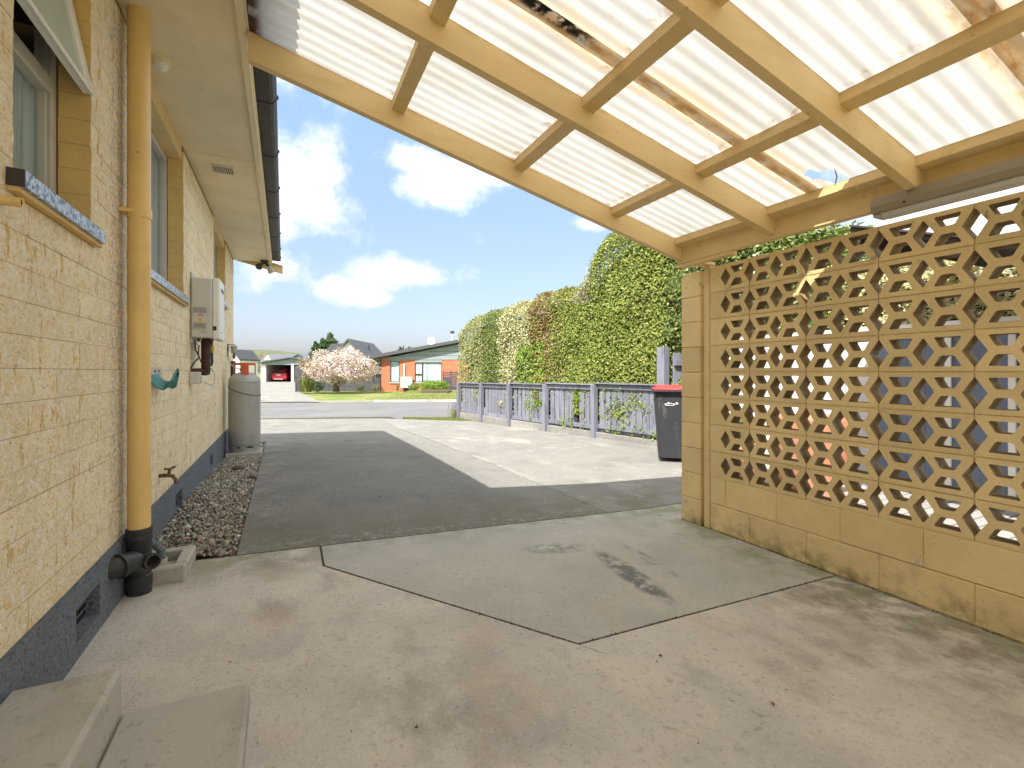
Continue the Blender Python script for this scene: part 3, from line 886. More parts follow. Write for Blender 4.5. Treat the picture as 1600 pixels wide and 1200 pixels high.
full = [brick_mesh(.3996, i) for i in range(7)]
cache = {}
cells = []
for k in range(25):
    z = ZB + .1 * k + .001
    edges = [(.9, Y1)]
    for a, b_, z0, z1 in OPEN:
        if z + .09 > z0 and z < z1 - .01:
            ne = []
            for s_, t_ in edges:
                if s_ < a < t_: ne += [(s_, a), (b_, t_)]
                else: ne.append((s_, t_))
            edges = ne
    off = (2.339 % .4) + (.2 if k % 2 else 0)
    for s_, t_ in edges:
        y = math.floor((s_ - off) / .4) * .4 + off
        while y < t_ - 1e-6:
            a, b_ = max(y, s_), min(y + .4, t_)
            if b_ - a > .015: cells.append((a, b_, z))
            y += .4
cells.sort(key=lambda c: (c[0] + c[1]) / 2 + abs(c[2] - 1.2) * .15)
rest = bmesh.new()
for i, (a, b_, z) in enumerate(cells):
    L = b_ - a - .0004
    key = round(L, 2)
    if abs(L - .3996) < .003: me = full[(i * 5) % 7]
    else:
        if key not in cache: cache[key] = brick_mesh(max(.012, L), int(key * 1000))
        me = cache[key]
    if i < 298:
        o = bpy.data.objects.new('brick', me)
        o.location = (WX + random.uniform(-.0015, .001), a + .0002, z)
        link(o, wall_o)
    else:
        tmp = me.copy(); tmp.transform(Matrix.Translation((WX + random.uniform(-.0015, .001), a + .0002, z)))
        rest.from_mesh(tmp); bpy.data.meshes.remove(tmp)
me = bpy.data.meshes.new('brick'); rest.to_mesh(me); rest.free(); me.materials.append(m_split); me.materials.append(m_brickend)
tag(link(bpy.data.objects.new('brick', me), wall_o), kind='stuff')

# plinth with recessed vents
pl = MB()
VENTS = [(2.27, 2.52), (4.05, 4.30), (5.78, 6.03)]
px0, px1 = WX - .12, WX + .012
cur = Y0
for a, b_ in VENTS:
    pl.box(px0, px1, cur, a, -.3, ZB - .002)
    pl.box(px0, px1, a, b_, .325, ZB - .002); pl.box(px0, px1, a, b_, -.3, .195)
    pl.box(px0, px1 - .045, a, b_, .195, .325)
    cur = b_
pl.box(px0, px1, cur, Y1 + .012, -.3, ZB - .002)
plinth = pl.build('plinth', m_plinth, house)
for a, b_ in VENTS:
    v = MB()
    for i in range(10):
        for k in range(3):
            yy = a + .02 + i * (b_ - a - .04) / 9; z_ = .215 + k * .032
            v.box(px1 - .0453, px1 - .0425, yy - .0085, yy + .0085, z_ - .009, z_ + .011)
    v.build('vent_hole', m_dark, plinth)
# rest of the house behind: side walls and gable ends, wall above
b = MB()
b.box(-8.6, WX - .106, Y0, Y0 + .1, 0, 2.94); b.box(-8.6, WX - .16, Y1 - .1, Y1 - .002, 0, 2.94)
b.box(-8.6, -8.5, Y0, Y1, 0, 2.94)
b.box(WX - .16, WX - .106, Y1 - .1, Y1 - .002, .0, 2.94)
b.build('wall', m_brickend, house)

# soffit, fascia, gutter, roof, barge board
for a, b_ in ((Y0, -.31), (-.31, 2.09), (2.09, 4.49), (4.49, 6.89), (6.89, 8.56)):
    MB().box(WX - .08, -.2115, a + .003, b_ - .003, 2.95, 2.957).build('soffit_panel', m_soffit, house)
b = MB()
for y in (-.31, 2.09, 4.49, 6.89): b.box(WX - .08, -.2115, y - .012, y + .012, 2.9575, 2.965)
b.build('soffit_batten', m_paint, house)
MB().box(-.211, -.170, Y0, 8.57, 2.928, 3.06, bev=.003).build('fascia', m_soffit, house)
MB().box(-.1695, -.163, Y0, 8.57, 2.945, 3.0).build('fascia_trim', m_soffit, house)
gp = [(-.165, 3.07), (-.165, 3.005), (-.082, 2.998), (-.062, 3.008), (-.044, 3.04), (-.040, 3.065), (-.047, 3.065), (-.052, 3.045), (-.068, 3.016), (-.085, 3.007), (-.158, 3.013), (-.158, 3.07)]
y = 3.6 - .875 * 7
while y < 8.5:
    y1 = min(y + .872, 8.58)
    b = MB().prism(gp, 'Y', y, y1)
    gs = b.build('gutter_section', m_gutter, house)
    gp2 = [(-.167, 3.0), (-.082, 2.993), (-.060, 3.004), (-.040, 3.038), (-.036, 3.069), (-.040, 3.069), (-.044, 3.04), (-.062, 3.008), (-.082, 2.998), (-.167, 3.005)]
    MB().prism(gp2, 'Y', y1 - .03, y1).build('joiner', m_gutter, gs)
    MB().box(-.046, -.030, y1 - .012, y1 + .006, 3.055, 3.074).build('clip', m_gutter, gs)
    y += .875
MB().box(-.164, -.041, 8.5805, 8.584, 2.998, 3.07).build('gutter_end_cap', m_gutter, house)
# roof planes (13 degree gable), ridge along Y
PT = .24
b = MB()
rx = -4.65
for x0, x1, z0, z1 in ((-.09, rx, 3.03, 3.03 + PT * (-.09 - rx)), (-9.2, rx, 3.03, 3.03 + PT * (-.09 - rx))):
    b.prism([(x0, z0), (x1, z1), (x1, z1 + .05), (x0, z0 + .04)], 'Y', Y0 - .3, 8.72)
roof_o = b.build('roof', m_roof, house)
for i in range(14):
    MB().prism([(-.075, 3.085), (-.40, 3.085 + PT * .325), (-.40, 3.112 + PT * .325), (-.075, 3.10)], 'Y', Y0 + .85 * i + .004, min(8.715, Y0 + .85 * (i + 1) - .004)).build('roof_tile', m_roof, roof_o)
bb = MB().prism([(-.012, 2.795), (-.012, 2.93), (rx, 2.93 + PT * (-.012 - rx)), (rx, 2.795 + PT * (-.012 - rx))], 'Y', 8.575, 8.60)
bb.build('barge_board', m_paint, house)
MB().prism([(WX, 2.95), (rx, 2.95 + PT * (WX - rx)), (-8.6, 2.95)], 'Y', Y1 - .08, Y1 - .003).build('gable', m_brickend, house)
# soffit vent
vt = MB().box(-.555, -.385, 4.68, 4.86, 2.942, 2.9495, bev=.002).build('soffit_vent', mat('vent_cream', (.74, .68, .52)), house)
b = MB()
for i in range(11): b.box(-.542 + .0138 * i, -.536 + .0138 * i, 4.70, 4.84, 2.9405, 2.9419)
b.build('slot', m_silldark, vt)


def window(a, b_, z0, z1, transom=None, open_sash=False, dark_end=False):
    ix = WX - .105  # joinery outer face
    wf = MB()
    t = .045
    fr = [(a, a + t, z0, z1), (b_ - t, b_, z0, z1)]
    for y0, y1, q0, q1 in fr: wf.box(ix - .05, ix, y0, y1, q0, q1, bev=.003)
    wf.box(ix - .05, ix, a + t, b_ - t, z0, z0 + t, bev=.003); wf.box(ix - .05, ix, a + t, b_ - t, z1 - t, z1, bev=.003)
    w = bpy.data.objects.new('window', wf.mesh('window', m_alu)); link(w, house)
    # stepped inner rebate of the frame
    s = MB()
    s.box(ix - .046, ix - .012, b_ - t - .018, b_ - t, z0 + t, z1 - t, bev=.002); s.build('bead', m_alu, w)
    MB().box(ix - .046, ix - .012, a + t, a + t + .018, z0 + t, z1 - t, bev=.002).build('bead', m_alu, w)
    if transom:
        MB().box(ix - .049, ix + .003, a + t, b_ - t, transom - .032, transom + .03, bev=.004).build('transom', m_alu, w)
    top = transom - .03 if (transom and open_sash) else z1 - t
    MB().box(ix - .036, ix - .032, a + t, b_ - t, z0 + t, top).build('pane', m_glass, w)
    # curtain hangs in folds just inside
    c = MB(); n_ = int((b_ - a) / .012)
    rows = []
    for i in range(n_ + 1):
        y = a + t + (b_ - a - 2 * t) * i / n_; x = ix - .046 + .004 * math.sin(i * 1.3) + .003 * math.sin(i * .41)
        rows.append((c.bm.verts.new((x, y, z0)), c.bm.verts.new((x, y, top))))
    for p, q in zip(rows, rows[1:]): c.bm.faces.new((p[0], q[0], q[1], p[1]))
    c.build('curtain', m_curtain, w, smooth=True)
    # dark room behind
    r = MB(); r.box(ix - .9, ix - .16, a - .1, b_ + .1, z0 - .1, z1 + .05)
    ro = r.build('room_lining', m_mortar, w)
    if open_sash:
        # top-hung sash pushed out at the bottom
        zt = z1 - t; L = zt - transom - .03; th = math.radians(10.5)
        Mx = Matrix.Translation((ix - .0, 0, zt)) @ Matrix.Rotation(-th, 4, 'Y')
        y0, y1 = a + .018, b_ - .018
        sb = MB(); r_ = .036
        sb.box(-.004, .022, y0, y0 + r_, -L - .03, 0, bev=.003, M=Mx); sb.box(-.004, .022, y1 - r_, y1, -L - .03, 0, bev=.003, M=Mx)
        sb.box(-.004, .022, y0 + r_, y1 - r_, -L - .03, -L + r_ - .03, bev=.003, M=Mx); sb.box(-.004, .022, y0 + r_, y1 - r_, -r_, 0, bev=.003, M=Mx)
        sb.box(.022, .028, y0, y1, -L - .036, -L - .022, M=Mx)
        sb.box(.022, .028, y1 - .010, y1 + .003, -L - .022, 0, M=Mx)
        so = sb.build('open_sash', m_white, w)
        MB().box(.006, .010, y0 + r_, y1 - r_, -L + r_ - .03, -r_, M=Mx).build('frosted_pane', m_frost, so)
        MB().tube([(ix - .01, b_ - t - .01, transom + .26), Mx @ Vector((.0, b_ - t - .02, -L * .72))], .005).build('stay_arm', m_white, so)
    # tile sill
    sx0, sx1 = ix + .002, WX + .038
    n_ = max(2, round((b_ - a + .07) / .16)); wsl = (b_ - a + .07) / n_
    for i in range(n_):
        y0 = a - .035 + wsl * i
        MB().prism([(sx0, z0 - .004), (sx1, z0 - .010), (sx1, z0 - .058), (sx0, z0 - .055)], 'Y', y0 + .001, y0 + wsl - .001).build('sill_tile', m_sill, w)
    if dark_end: MB().prism([(sx0, z0 - .006), (sx1 + .001, z0 - .012), (sx1 + .001, z0 - .060), (sx0, z0 - .055)], 'Y', a - .043, a - .0345).build('sill_end', m_silldark, w)
    MB().box(WX - .02, WX + .026, a - .035, b_ + .04, z0 - .073, z0 - .0585).build('sill_bed', m_brickend, w)
    # head board
    MB().box(ix - .05, WX - .012, a, b_, z1 + .002, 2.949).build('head_board', m_paint, w)
    return w


w1 = window(1.85, 2.46, 1.785, 2.84, transom=2.30, open_sash=True, dark_end=True)
w1['label'] = 'near window with its white top sash pushed open'
w2 = window(3.20, 4.42, 1.785, 2.84)
w3 = window(6.19, 7.35, 2.10, 2.84)
w3['label'] = 'small high window near the far corner'

# ------------------------------------------------------------------ things on and beside the house
# downpipe / soil stack
sp_ = thing('soil_pipe', 'thick yellow painted pipe up the house wall with a black branch fitting at its foot', 'pipe', (-.632, 2.86, 0))
MB().cyl((0, 0, .40), (0, 0, 2.95), .0465, n=32, caps=False).build('pipe', m_pipe, sp_, smooth=True)
br = MB(); br.cyl((0, 0, 1.945), (0, 0, 1.99), .0515, n=32); br.box(-.068, -.035, -.03, .012, 1.955, 1.985, bev=.004)
br.cyl((-.067, -.05, 1.968), (-.01, -.045, 1.968), .011, n=10)
br.build('bracket', m_pipe, sp_, smooth=True)
fit = MB()
fit.lathe([(.0475, .445), (.0535, .445), (.0545, .435), (.0545, .425), (.0525, .418), (.0525, .405), (.0540, .400), (.0540, .392), (.0515, .385), (.0495, .33), (.049, .22), (.0535, .215), (.0535, .165), (.0515, .16), (.0515, .075)], n=32)
fit.build('black_fitting', m_black, sp_, smooth=True)
el = [(0, 0, .235), (-.003, -.05, .285), (-.008, -.11, .318), (-.022, -.160, .325), (-.050, -.190, .325), (-.09, -.200, .325)]
MB().tube(el, [.048, .048, .047, .047, .047, .047], n=20).build('branch', m_black, sp_, smooth=True)
MB().cyl((-.026, -.166, .325), (-.036, -.178, .325), .055, n=24).build('collar', m_black, sp_, smooth=True)
oe = Vector((.060, -.075, .3)); dr = Vector((.62, -.78, -.02)).normalized()
b = MB(); b.tube([(0, 0, .29), (oe - dr * .007)], .031, n=20)
b.lathe([(0, 0)], n=3) if False else None
b.build('side_outlet', m_black, sp_, smooth=True)
b = MB(); pa = Vector((0, 0, .29)) + (oe - Vector((0, 0, .29))) * .72
b.tube([pa, oe + dr * .022], [.036, .037], n=24, caps=False); b.tube([oe + dr * .022, oe + dr * .024], [.037, .0285], n=24, caps=False); b.tube([oe + dr * .024, oe - dr * .01], [.0285, .0285], n=24, caps=False)
b.build('socket_rim', m_gutter, sp_, smooth=True)
MB().cyl(oe - dr * .006, oe - dr * .004, .0275, n=24).build('outlet_hole', m_dark, sp_)

# small grey waste bend over a concrete gully
wb = thing('waste_pipe', 'small grey plastic waste bend emptying into the concrete gully', 'pipe', (-.688, 3.06, 0))
MB().tube([(0, 0, .30), (.05, 0, .305), (.085, .0, .29), (.105, 0, .255), (.108, 0, .20)], .021, n=14).build('bend', m_plinth, wb, smooth=True)
MB().cyl((.108, 0, .215), (.108, 0, .165), .025, n=14).build('end_collar', m_heater, wb, smooth=True)
gu = thing('drain_gully', 'rough concrete gully surround on the ground beside the pipe foot', 'drain', (-.575, 3.09, G(-.5, 3.1)))
b = MB()
for x0, x1, y0, y1 in ((-.112, .12, -.165, -.105), (.062, .122, -.105, .11), (-.112, .122, .11, .16)):
    b.box(x0, x1, y0, y1, -.02, .082, bev=.008)
b.build('kerb', m_step, gu)
MB().box(-.11, .061, -.104, .109, -.01, .02).build('silt', m_joint, gu)
MB().box(-.10, .05, -.02, .015, .035, .05, M=Matrix.Rotation(.35, 4, 'Z')).build('grate_bar', m_twig, gu)

# pipe stub
ps = thing('pipe_stub', 'short cut-off yellow pipe sticking out of the wall below the near window', 'pipe', (WX, 1.765, 1.668))
b = MB(); b.tube([(-.0, 0, 0), (.05, .004, 0)], .0135, n=14, caps=False); b.tube([(.05, .004, 0), (.047, .004, 0)], [.0135, .008], n=14, caps=False)
b.build('tube', m_pipe, ps, smooth=True)
MB().cyl((.0455, .004, 0), (.046, .004, 0), .0085, n=12).build('bore', m_dark, ps)

# soffit lamp
sl = thing('soffit_lamp', 'small round cream lamp under the eave beside the thick pipe', 'lamp', (-.622, 3.26, 2.95))
MB().lathe([(.0, -.02), (.045, -.02), (.05, -.012), (.05, 0)], n=24).build('base', m_soffit, sl, smooth=True)
MB().lathe([(.0, -.055), (.02, -.052), (.034, -.038), (.038, -.02)], n=24).build('dome', m_white, sl, smooth=True)

# water heater
wh = thing('water_heater', 'white box gas water heater hung on the brick wall between two windows', 'water heater', (WX, 4.68, 1.485))
MB().box(.012, .158, 0, .35, 0, .50, bev=.008).build('casing', m_heater, wh)
cv = MB().box(.1585, .215, .006, .352, -.012, .508, bev=.01).build('front_cover', m_white, wh)
MB().box(.214, .2175, .10, .26, .405, .435, bev=.004).build('exhaust_slot', m_black, cv)
MB().box(.2145, .2165, .115, .245, .41, .418).build('slot_louvre', m_white, cv)
MB().box(.165, .19, .0035, .0065, .065, .10, bev=.001).build('latch', m_black, cv)
MB().box(.2145, .217, .05, .17, .05, .054).build('badge', m_black, cv)
lb = MB().box(.025, .122, -.0015, .0005, .065, .255).build('label_plate', mat('label_grey', (.47, .47, .44), rough=.4), wh)
MB().box(.027, .120, -.0030, -.0016, .208, .253).build('label_header', mat('label_mid_grey', (.33, .34, .33), [dict(c=(.45, .45, .42), s=90, lo=.5, hi=.6)], rough=.4), lb)
MB().box(.027, .120, -.0028, -.0016, .127, .203).build('label_white_panel', m_heater, lb)
m_lred = mat('label_red', (.55, .05, .06), rough=.5); m_lyel = mat('label_yellow', (.72, .55, .03), rough=.5)
b = MB()
for i in range(3):
    x = .058 + .014 * i
    b.prism([(x, .197), (x + .003, .197), (x + .010, .181), (x + .007, .181)], 'Y', -.0042, -.0029); b.prism([(x + .008, .196), (x + .0105, .196), (x + .003, .181), (x + .0005, .181)], 'Y', -.0056, -.0043)
b.build('red_flame_mark', m_lred, lb)
MB().prism([(.056, .133), (.094, .133), (.075, .167)], 'Y', -.0045, -.0029).build('warning_triangle', m_lyel, lb)
MB().box(.0735, .0765, -.0052, -.0046, .143, .158).box(.0735, .0765, -.0052, -.0046, .137, .1405).build('exclamation_mark', m_black, lb)
b = MB()
for k in range(4): b.box(.03, .112 - .01 * (k % 2), -.0028, -.0016, .085 + .009 * k, .0875 + .009 * k)
b.build('small_print', m_silldark, lb)
MB().box(.08, .118, -.0022, .0004, .047, .050).build('serial_line', m_black, wh)
b = MB(); b.box(.0, .014, .02, .33, -.045, .545, bev=.002); b.build('wall_bracket', m_alu, wh)
lg = MB()
lg.tube([(.100, .12, 0), (.10, .12, -.03), (.10, .12, -.28), (.095, .118, -.305)], [.030, .036, .034, .034], n=16)
lg.tube([(.11, .12, -.285), (.03, .09, -.287), (-.02, .08, -.287)], [.031, .032, .031], n=16)
lg.build('lagged_pipe', m_lagging, wh, smooth=True)
MB().tube([(.03, .06, -.02), (.035, .05, -.10), (.06, .07, -.16), (.03, .05, -.20), (.0, .04, -.26)], .006, n=8).build('cable', m_black, wh, smooth=True)
MB().tube([(.06, .05, -.06), (.055, .05, -.14), (.07, .08, -.20), (.08, .09, -.22)], .005, n=8).build('cable', m_black, wh, smooth=True)
MB().tube([(.13, .22, 0), (.13, .22, -.08), (.135, .22, -.2), (.128, .2, -.23)], .010, n=8).build('gas_pipe', m_black, wh, smooth=True)
MB().box(.125, .15, .18, .23, -.10, -.07, bev=.004).cyl((.14, .2, -.12), (.14, .2, -.05), .011, n=10).build('valve', m_lyel, wh)
MB().cyl((.06, .05, -.03), (.06, .05, 0), .012, n=10).cyl((.13, .22, -.02), (.13, .22, 0), .016, n=10).build('inlet', m_brass, wh)
so = thing('power_outlet', 'small cream outdoor power box with a plugged-in grey cable under the water heater', 'power outlet', (WX, 4.66, 1.06))
MB().box(0, .075, 0, .085, .04, .14, bev=.006).build('box', m_heater, so)
MB().box(.0755, .10, .02, .065, .05, .11, bev=.006).build('plug', m_white, so)
MB().tube([(.095, .04, .06), (.12, .06, .04), (.15, .14, .02), (.155, .22, .06), (.15, .26, .12), (.13, .22, .17), (.10, .18, .20)], .0045, n=8).build('cable', m_alu, so, smooth=True)

# hose hanger: saddle shaped wall bracket
hh = thing('hose_hanger', 'teal plastic hose hanger screwed to the wall just right of the thick pipe', 'hose hanger', (WX, 3.50, 1.16))
b = MB(); bm = b.bm
prof = [(0, .055), (.015, .025), (.04, -.005), (.07, -.018), (.09, -.005), (.105, .04), (.118, .068)]
rows = []
for i in range(9):
    u = -1 + 2 * i / 8
    row = []
    for k, (x, z) in enumerate(prof):
        wdt = .13 if k < 5 else .10 - .055 * (k - 5) * abs(1)
        drop = -.045 * u * u * (1 if k < 5 else .8)
        row.append(bm.verts.new((x, u * wdt, z + drop)))
    rows.append(row)
for r0, r1 in zip(rows, rows[1:]):
    for k in range(len(prof) - 1): bm.faces.new((r0[k], r0[k + 1], r1[k + 1], r1[k]))
r = bmesh.ops.extrude_face_region(bm, geom=bm.faces[:])
for g in r['geom']:
    if isinstance(g, bmesh.types.BMVert): g.co.z -= .006; g.co.x -= .002
b.build('saddle', m_teal, hh, smooth=True)
MB().box(0, .012, -.13, .13, .02, .07, bev=.003).build('back_plate', m_alu, hh)
MB().cyl((.012, -.05, .045), (.016, -.05, .045), .007, n=10).cyl((.012, .05, .045), (.016, .05, .045), .007, n=10).build('screw', m_brass, hh)

# garden tap
gt = thing('garden_tap', 'small tarnished brass garden tap low on the house wall', 'tap', (WX, 3.62, .55))
MB().tube([(0, 0, 0), (.04, 0, .0), (.07, 0, -.005), (.085, 0, -.03), (.088, 0, -.055)], [.012, .012, .012, .011, .012], n=12).build('spout', m_brass, gt, smooth=True)
MB().cyl((.05, 0, 0), (.055, .0, .035), .009, n=10).tube([(.03, -.02, .045), (.055, 0, .038), (.08, .02, .05)], [.006, .008, .007], n=8).build('handle', m_brass, gt, smooth=True)

# floodlight pair under the far end of the eave
fl = thing('security_floodlight', 'twin spotlight fitting under the far end of the eave', 'floodlight', (-.27, 8.40, 2.95))
MB().lathe([(0, -.035), (.045, -.03), (.06, -.01), (.06, 0)], n=20).build('base', m_gutter, fl, smooth=True)
b1 = MB(); b1.tube([(0, 0, -.03), (.035, 0, -.065), (.065, 0, -.10)], [.014, .018, .024], n=12).build('arm', m_gutter, fl, smooth=True)
MB().tube([(.055, 0, -.09), (.09, 0, -.15), (.105, 0, -.175), (.108, 0, -.18)], [.025, .05, .054, .04], n=18).build('bulb', m_alu, fl, smooth=True)
b1 = MB(); b1.tube([(0, 0, -.03), (-.035, 0, -.06), (-.06, 0, -.085)], [.014, .018, .024], n=12).build('arm', m_gutter, fl, smooth=True)
MB().tube([(-.055, 0, -.07), (-.075, -.03, -.11), (-.08, -.04, -.13)], [.032, .05, .045], n=18).build('bulb', m_gutter, fl, smooth=True)

# gas bottle on its pad
gzb = G(-.47, 7.2)
pd = MB().box(-.67, -.262, 6.99, 7.42, gzb - .04, gzb + .055, bev=.006).build('concrete_pad', m_kerb)
tag(pd, 'pale square concrete pad under the grey gas bottle', 'concrete pad')
gb = thing('gas_bottle', 'tall grey steel gas bottle with a faded red valve guard at the house corner', 'gas bottle', (-.465, 7.2, gzb + .055))
R_ = .188
MB().lathe([(0, .055), (.15, .06), (R_ - .01, .075), (R_, .10), (R_, .128), (R_ - .002, .13), (R_, .132), (R_, .905), (R_ - .003, .908), (R_ + .001, .912), (R_, .925), (R_ - .012, .965), (R_ - .045, 1.0), (.10, 1.028), (.05, 1.042), (0, 1.045)], n=40).build('body', m_galv, gb, smooth=True)
b = MB()
b.lathe([(R_ - .012, 0), (R_ - .005, 0), (R_ - .005, .055), (R_ - .012, .055)], n=40)
for k in range(8):
    a = 2 * math.pi * k / 8
    b.box(-.02, .02, -.04, .04, .055, .072, M=Matrix.Rotation(a, 4, 'Z') @ Matrix.Translation((R_ - .012, 0, 0)))
b.build('foot_ring', m_galv, gb, smooth=True)
b = MB(); b.lathe([(.125, 1.135), (.125, 1.165), (.132, 1.165), (.132, 1.135), (.125, 1.135)], n=32)
for k in range(4):
    a0 = math.radians(45 + 90 * k - 38 - 20); pts_ = []
    for i in range(7):
        a = a0 + math.radians(38) * i / 6
        pts_.append(a)
    for a, c in zip(pts_, pts_[1:]):
        q = [(.125 * math.cos(a), .125 * math.sin(a)), (.125 * math.cos(c), .125 * math.sin(c)), (.131 * math.cos(c), .131 * math.sin(c)), (.131 * math.cos(a), .131 * math.sin(a))]
        b.prism(q, 'Z', .985, 1.138)
b.build('valve_guard', m_redplas, gb, smooth=True)
MB().cyl((0, 0, 1.04), (0, 0, 1.10), .018, n=12).cyl((0, 0, 1.10), (0, 0, 1.125), .03, n=12).cyl((0, 0, 1.075), (-.05, -.03, 1.075), .014, n=10).build('valve', m_brass, gb, smooth=True)
st = [(R_ * 1.012 * math.cos(a), R_ * 1.012 * math.sin(a), .80 + .07 * math.cos(a - 2.6)) for a in [math.pi * (-1.0 + 1.25 * i / 24) for i in range(25)]]
MB().tube(st, .0045, n=6).build('chain', m_gutter, gb, smooth=True)
# regulator and hose on the wall
rg_ = thing('gas_regulator', 'grey gas regulator with a looping hose on the wall above the gas bottle', 'gas regulator', (WX, 7.62, 1.42))
MB().box(0, .012, -.05, .06, .0, .16, bev=.002).box(0, .10, -.005, .005, .155, .163).build('bracket', m_gutter, rg_)
MB().lathe([(0, .04), (.032, .04), (.034, .06), (.034, .11), (.042, .115), (.042, .135), (.03, .145), (0, .145)], c=(.08, 0, 0), n=20).build('regulator_body', m_galv, rg_, smooth=True)
MB().cyl((.08, 0, -.04), (.08, 0, .04), .014, n=10).box(.06, .10, -.02, .02, -.02, .01, bev=.003).build('brass_tee', m_brass, rg_)
MB().tube([(.06, -.01, .12), (.0, -.03, .10), (-.005 + .02, -.05, .0), (.035, -.10, -.10), (.10, -.2, -.16), (.18, -.33, -.185), (.235, -.40, -.19)], .008, n=8).build('hose', m_alu, rg_, smooth=True)
dp = MB().tube([(WX + .035, 8.05, G(-.7, 8) - .02), (WX + .035, 8.05, 1.36)], .032, n=14).build('stripe', m_gutter, None, smooth=True)  # black tube drawn for a dark upright strip on the wall
tag(dp, 'black vertical conduit on the wall behind the gas bottle', 'stripe')

# two concrete steps
s1 = thing('concrete_step', 'higher concrete doorstep against the house in the near left corner', 'step', (0, 0, 0))
MB().box(WX + .014, -.436, .2, 1.79, -.02, .318, bev=.012).build('block', m_step, s1)
MB().box(-.4355, -.4255, .2, 1.786, .25, .3165, bev=.003).build('nosing_edge', m_white, s1) if False else None
s2 = thing('concrete_step', 'lower smooth grey concrete step in front of the doorstep', 'step', (0, 0, 0))
MB().box(-.434, -.098, .2, 1.775, -.02, .185, bev=.010).build('block', m_step, s2)
# loose rocks lying on the pebbles
for x, y, r, lab in ((-.45, 6.0, .055, 'fist sized olive rock on the pebbles near the gas bottle'), (-.285, 5.45, .040, 'dark flat stone at the driveway edge of the pebbles')):
    b = MB(); b.sph((0, 0, 0), r, 2, (1.15, .9, .65))
    for v in b.bm.verts: v.co *= 1 + .22 * noise.noise(v.co * 22)
    o = b.build('rock', m_earth if x < -.4 else m_gutter, None, smooth=True, loc=(x, y, gz(x, y) + r * .3)); tag(o, lab, 'rock')

# ================================================================== carport
cp = thing('carport', 'yellow timber lean-to carport roofed with translucent corrugated sheets', 'carport', (0, 0, 0))
SL = .244
rz = lambda x: 2.94 - SL * (x + .165)    # top of rafters
for k in range(6):
    y = 2.75 - .775 * k
    x1 = 2.798
    MB().prism([(-.162, rz(-.162) - .003), (x1, rz(x1) - .003), (x1, rz(x1) - .148), (-.162, rz(-.162) - .148)], 'Y', y, y + .045).build('rafter', m_paint, cp)
for x in (.56, 1.34, 2.115, 2.72):
    for k in range(5):
        y0 = 2.75 - .775 * (k + 1) + .0455; y1 = 2.75 - .775 * k - .0005
        yaw = random.uniform(-.004, .004)
        MB().prism([(x, rz(x) - .004), (x + .07, rz(x + .07) - .004), (x + .07, rz(x + .07) - .052), (x, rz(x) - .052)], 'Y', y0, y1).build('purlin', m_paint, cp)
MB().box(2.80, 2.848, -1.15, 2.80, 2.045, 2.185, bev=.003).build('wall_plate', m_paint, cp)
MB().box(2.802, 2.86, 2.30, 2.80, 2.018, 2.0435, bev=.002).build('packer', m_paint, cp)
MB().box(2.944, 3.0, 2.612, 2.668, G(2.94, 2.6) - .02, 2.03, bev=.003).build('post', m_paint, cp)
MB().box(2.8485, 2.99, 2.60, 2.70, 2.0205, 2.042).build('packer', m_paint, cp)

b = MB()
for k in range(4):
    y = 2.75 - .775 * k
    for x in (.575, 1.355, 2.13, 2.735):
        for q in (.014, .038):
            b.cyl((x + .03 + random.uniform(-.006, .006), y + .001, rz(x + .03) - q), (x + .03, y - .0014, rz(x + .03) - q), .0036, n=6)
tag(b.build('nail_heads', m_lagging, cp), kind='stuff')
HX, HY = 2.71, 1.545


def in_hole(x, y):
    u_, v_ = (x - HX) + 0, (y - HY) + (x - HX) * .5
    dx, dy = u_ / .17, v_ / .06
    n_ = noise.noise(Vector((x * 14, y * 14, 3.3))) * .55 + noise.noise(Vector((x * 40, y * 40, 1.3))) * .2
    return dx * dx + dy * dy < .85 + n_ and not (abs(x - 2.60 - (y - 1.5) * .5) < .006 and y < 1.52)


def sheet(y0, y1, x0, x1, lift, fine=False):
    pitch = .0765; A = .0085
    ny = int((y1 - y0) / (pitch / 8)); ys = [y0 + (y1 - y0) * i / ny for i in range(ny + 1)]
    if fine: xs_ = [x0 + .3 * i for i in range(int((2.35 - x0) / .3))] + [2.35 + .011 * i for i in range(54)] + [x1]
    else: xs_ = [x0 + (x1 - x0) * i / 12 for i in range(13)]
    V = []; idx = {}
    for j, y in enumerate(ys):
        for i, x in enumerate(xs_):
            z = rz(x) + A + .002 + lift + A * math.cos(2 * math.pi * y / pitch) + .0025 * math.sin(x * 2.3 + y0 * 7)
            V.append((x, y, z))
    nx_ = len(xs_); Fc = []
    for j in range(ny):
        for i in range(nx_ - 1):
            if fine and in_hole((xs_[i] + xs_[i + 1]) / 2, (ys[j] + ys[j + 1]) / 2): continue
            Fc.append((j * nx_ + i, j * nx_ + i + 1, (j + 1) * nx_ + i + 1, (j + 1) * nx_ + i))
    me = bpy.data.meshes.new('roof_sheet'); me.from_pydata(V, [], Fc); me.materials.append(m_sheet)
    for p in me.polygons: p.use_smooth = True
    return link(bpy.data.objects.new('roof_sheet', me), cp)


for i, (a, b_) in enumerate(((2.09, 2.86), (1.66, 2.15), (.70, 1.74), (-.10, .78), (-.70, -.03), (-1.2, -.62))):
    s_ = sheet(a, b_, -.155, 3.03, .0 if i % 2 else .002, fine=False) if i != 1 and i != 2 else sheet(a, b_, -.155, 3.03, .0 if i % 2 else .002, fine=True)
    if i == 2: s_['label'] = 'corrugated sheet with a ragged hole near the wall'
# thin flap hanging under the hole
MB().tube([(2.60, 1.50, rz(2.6)), (2.62, 1.50, rz(2.6) - .04), (2.605, 1.498, rz(2.6) - .075), (2.60, 1.50, rz(2.6) - .095)], [.0018, .004, .003, .0015], n=6).build('torn_strip', m_sheet, cp)

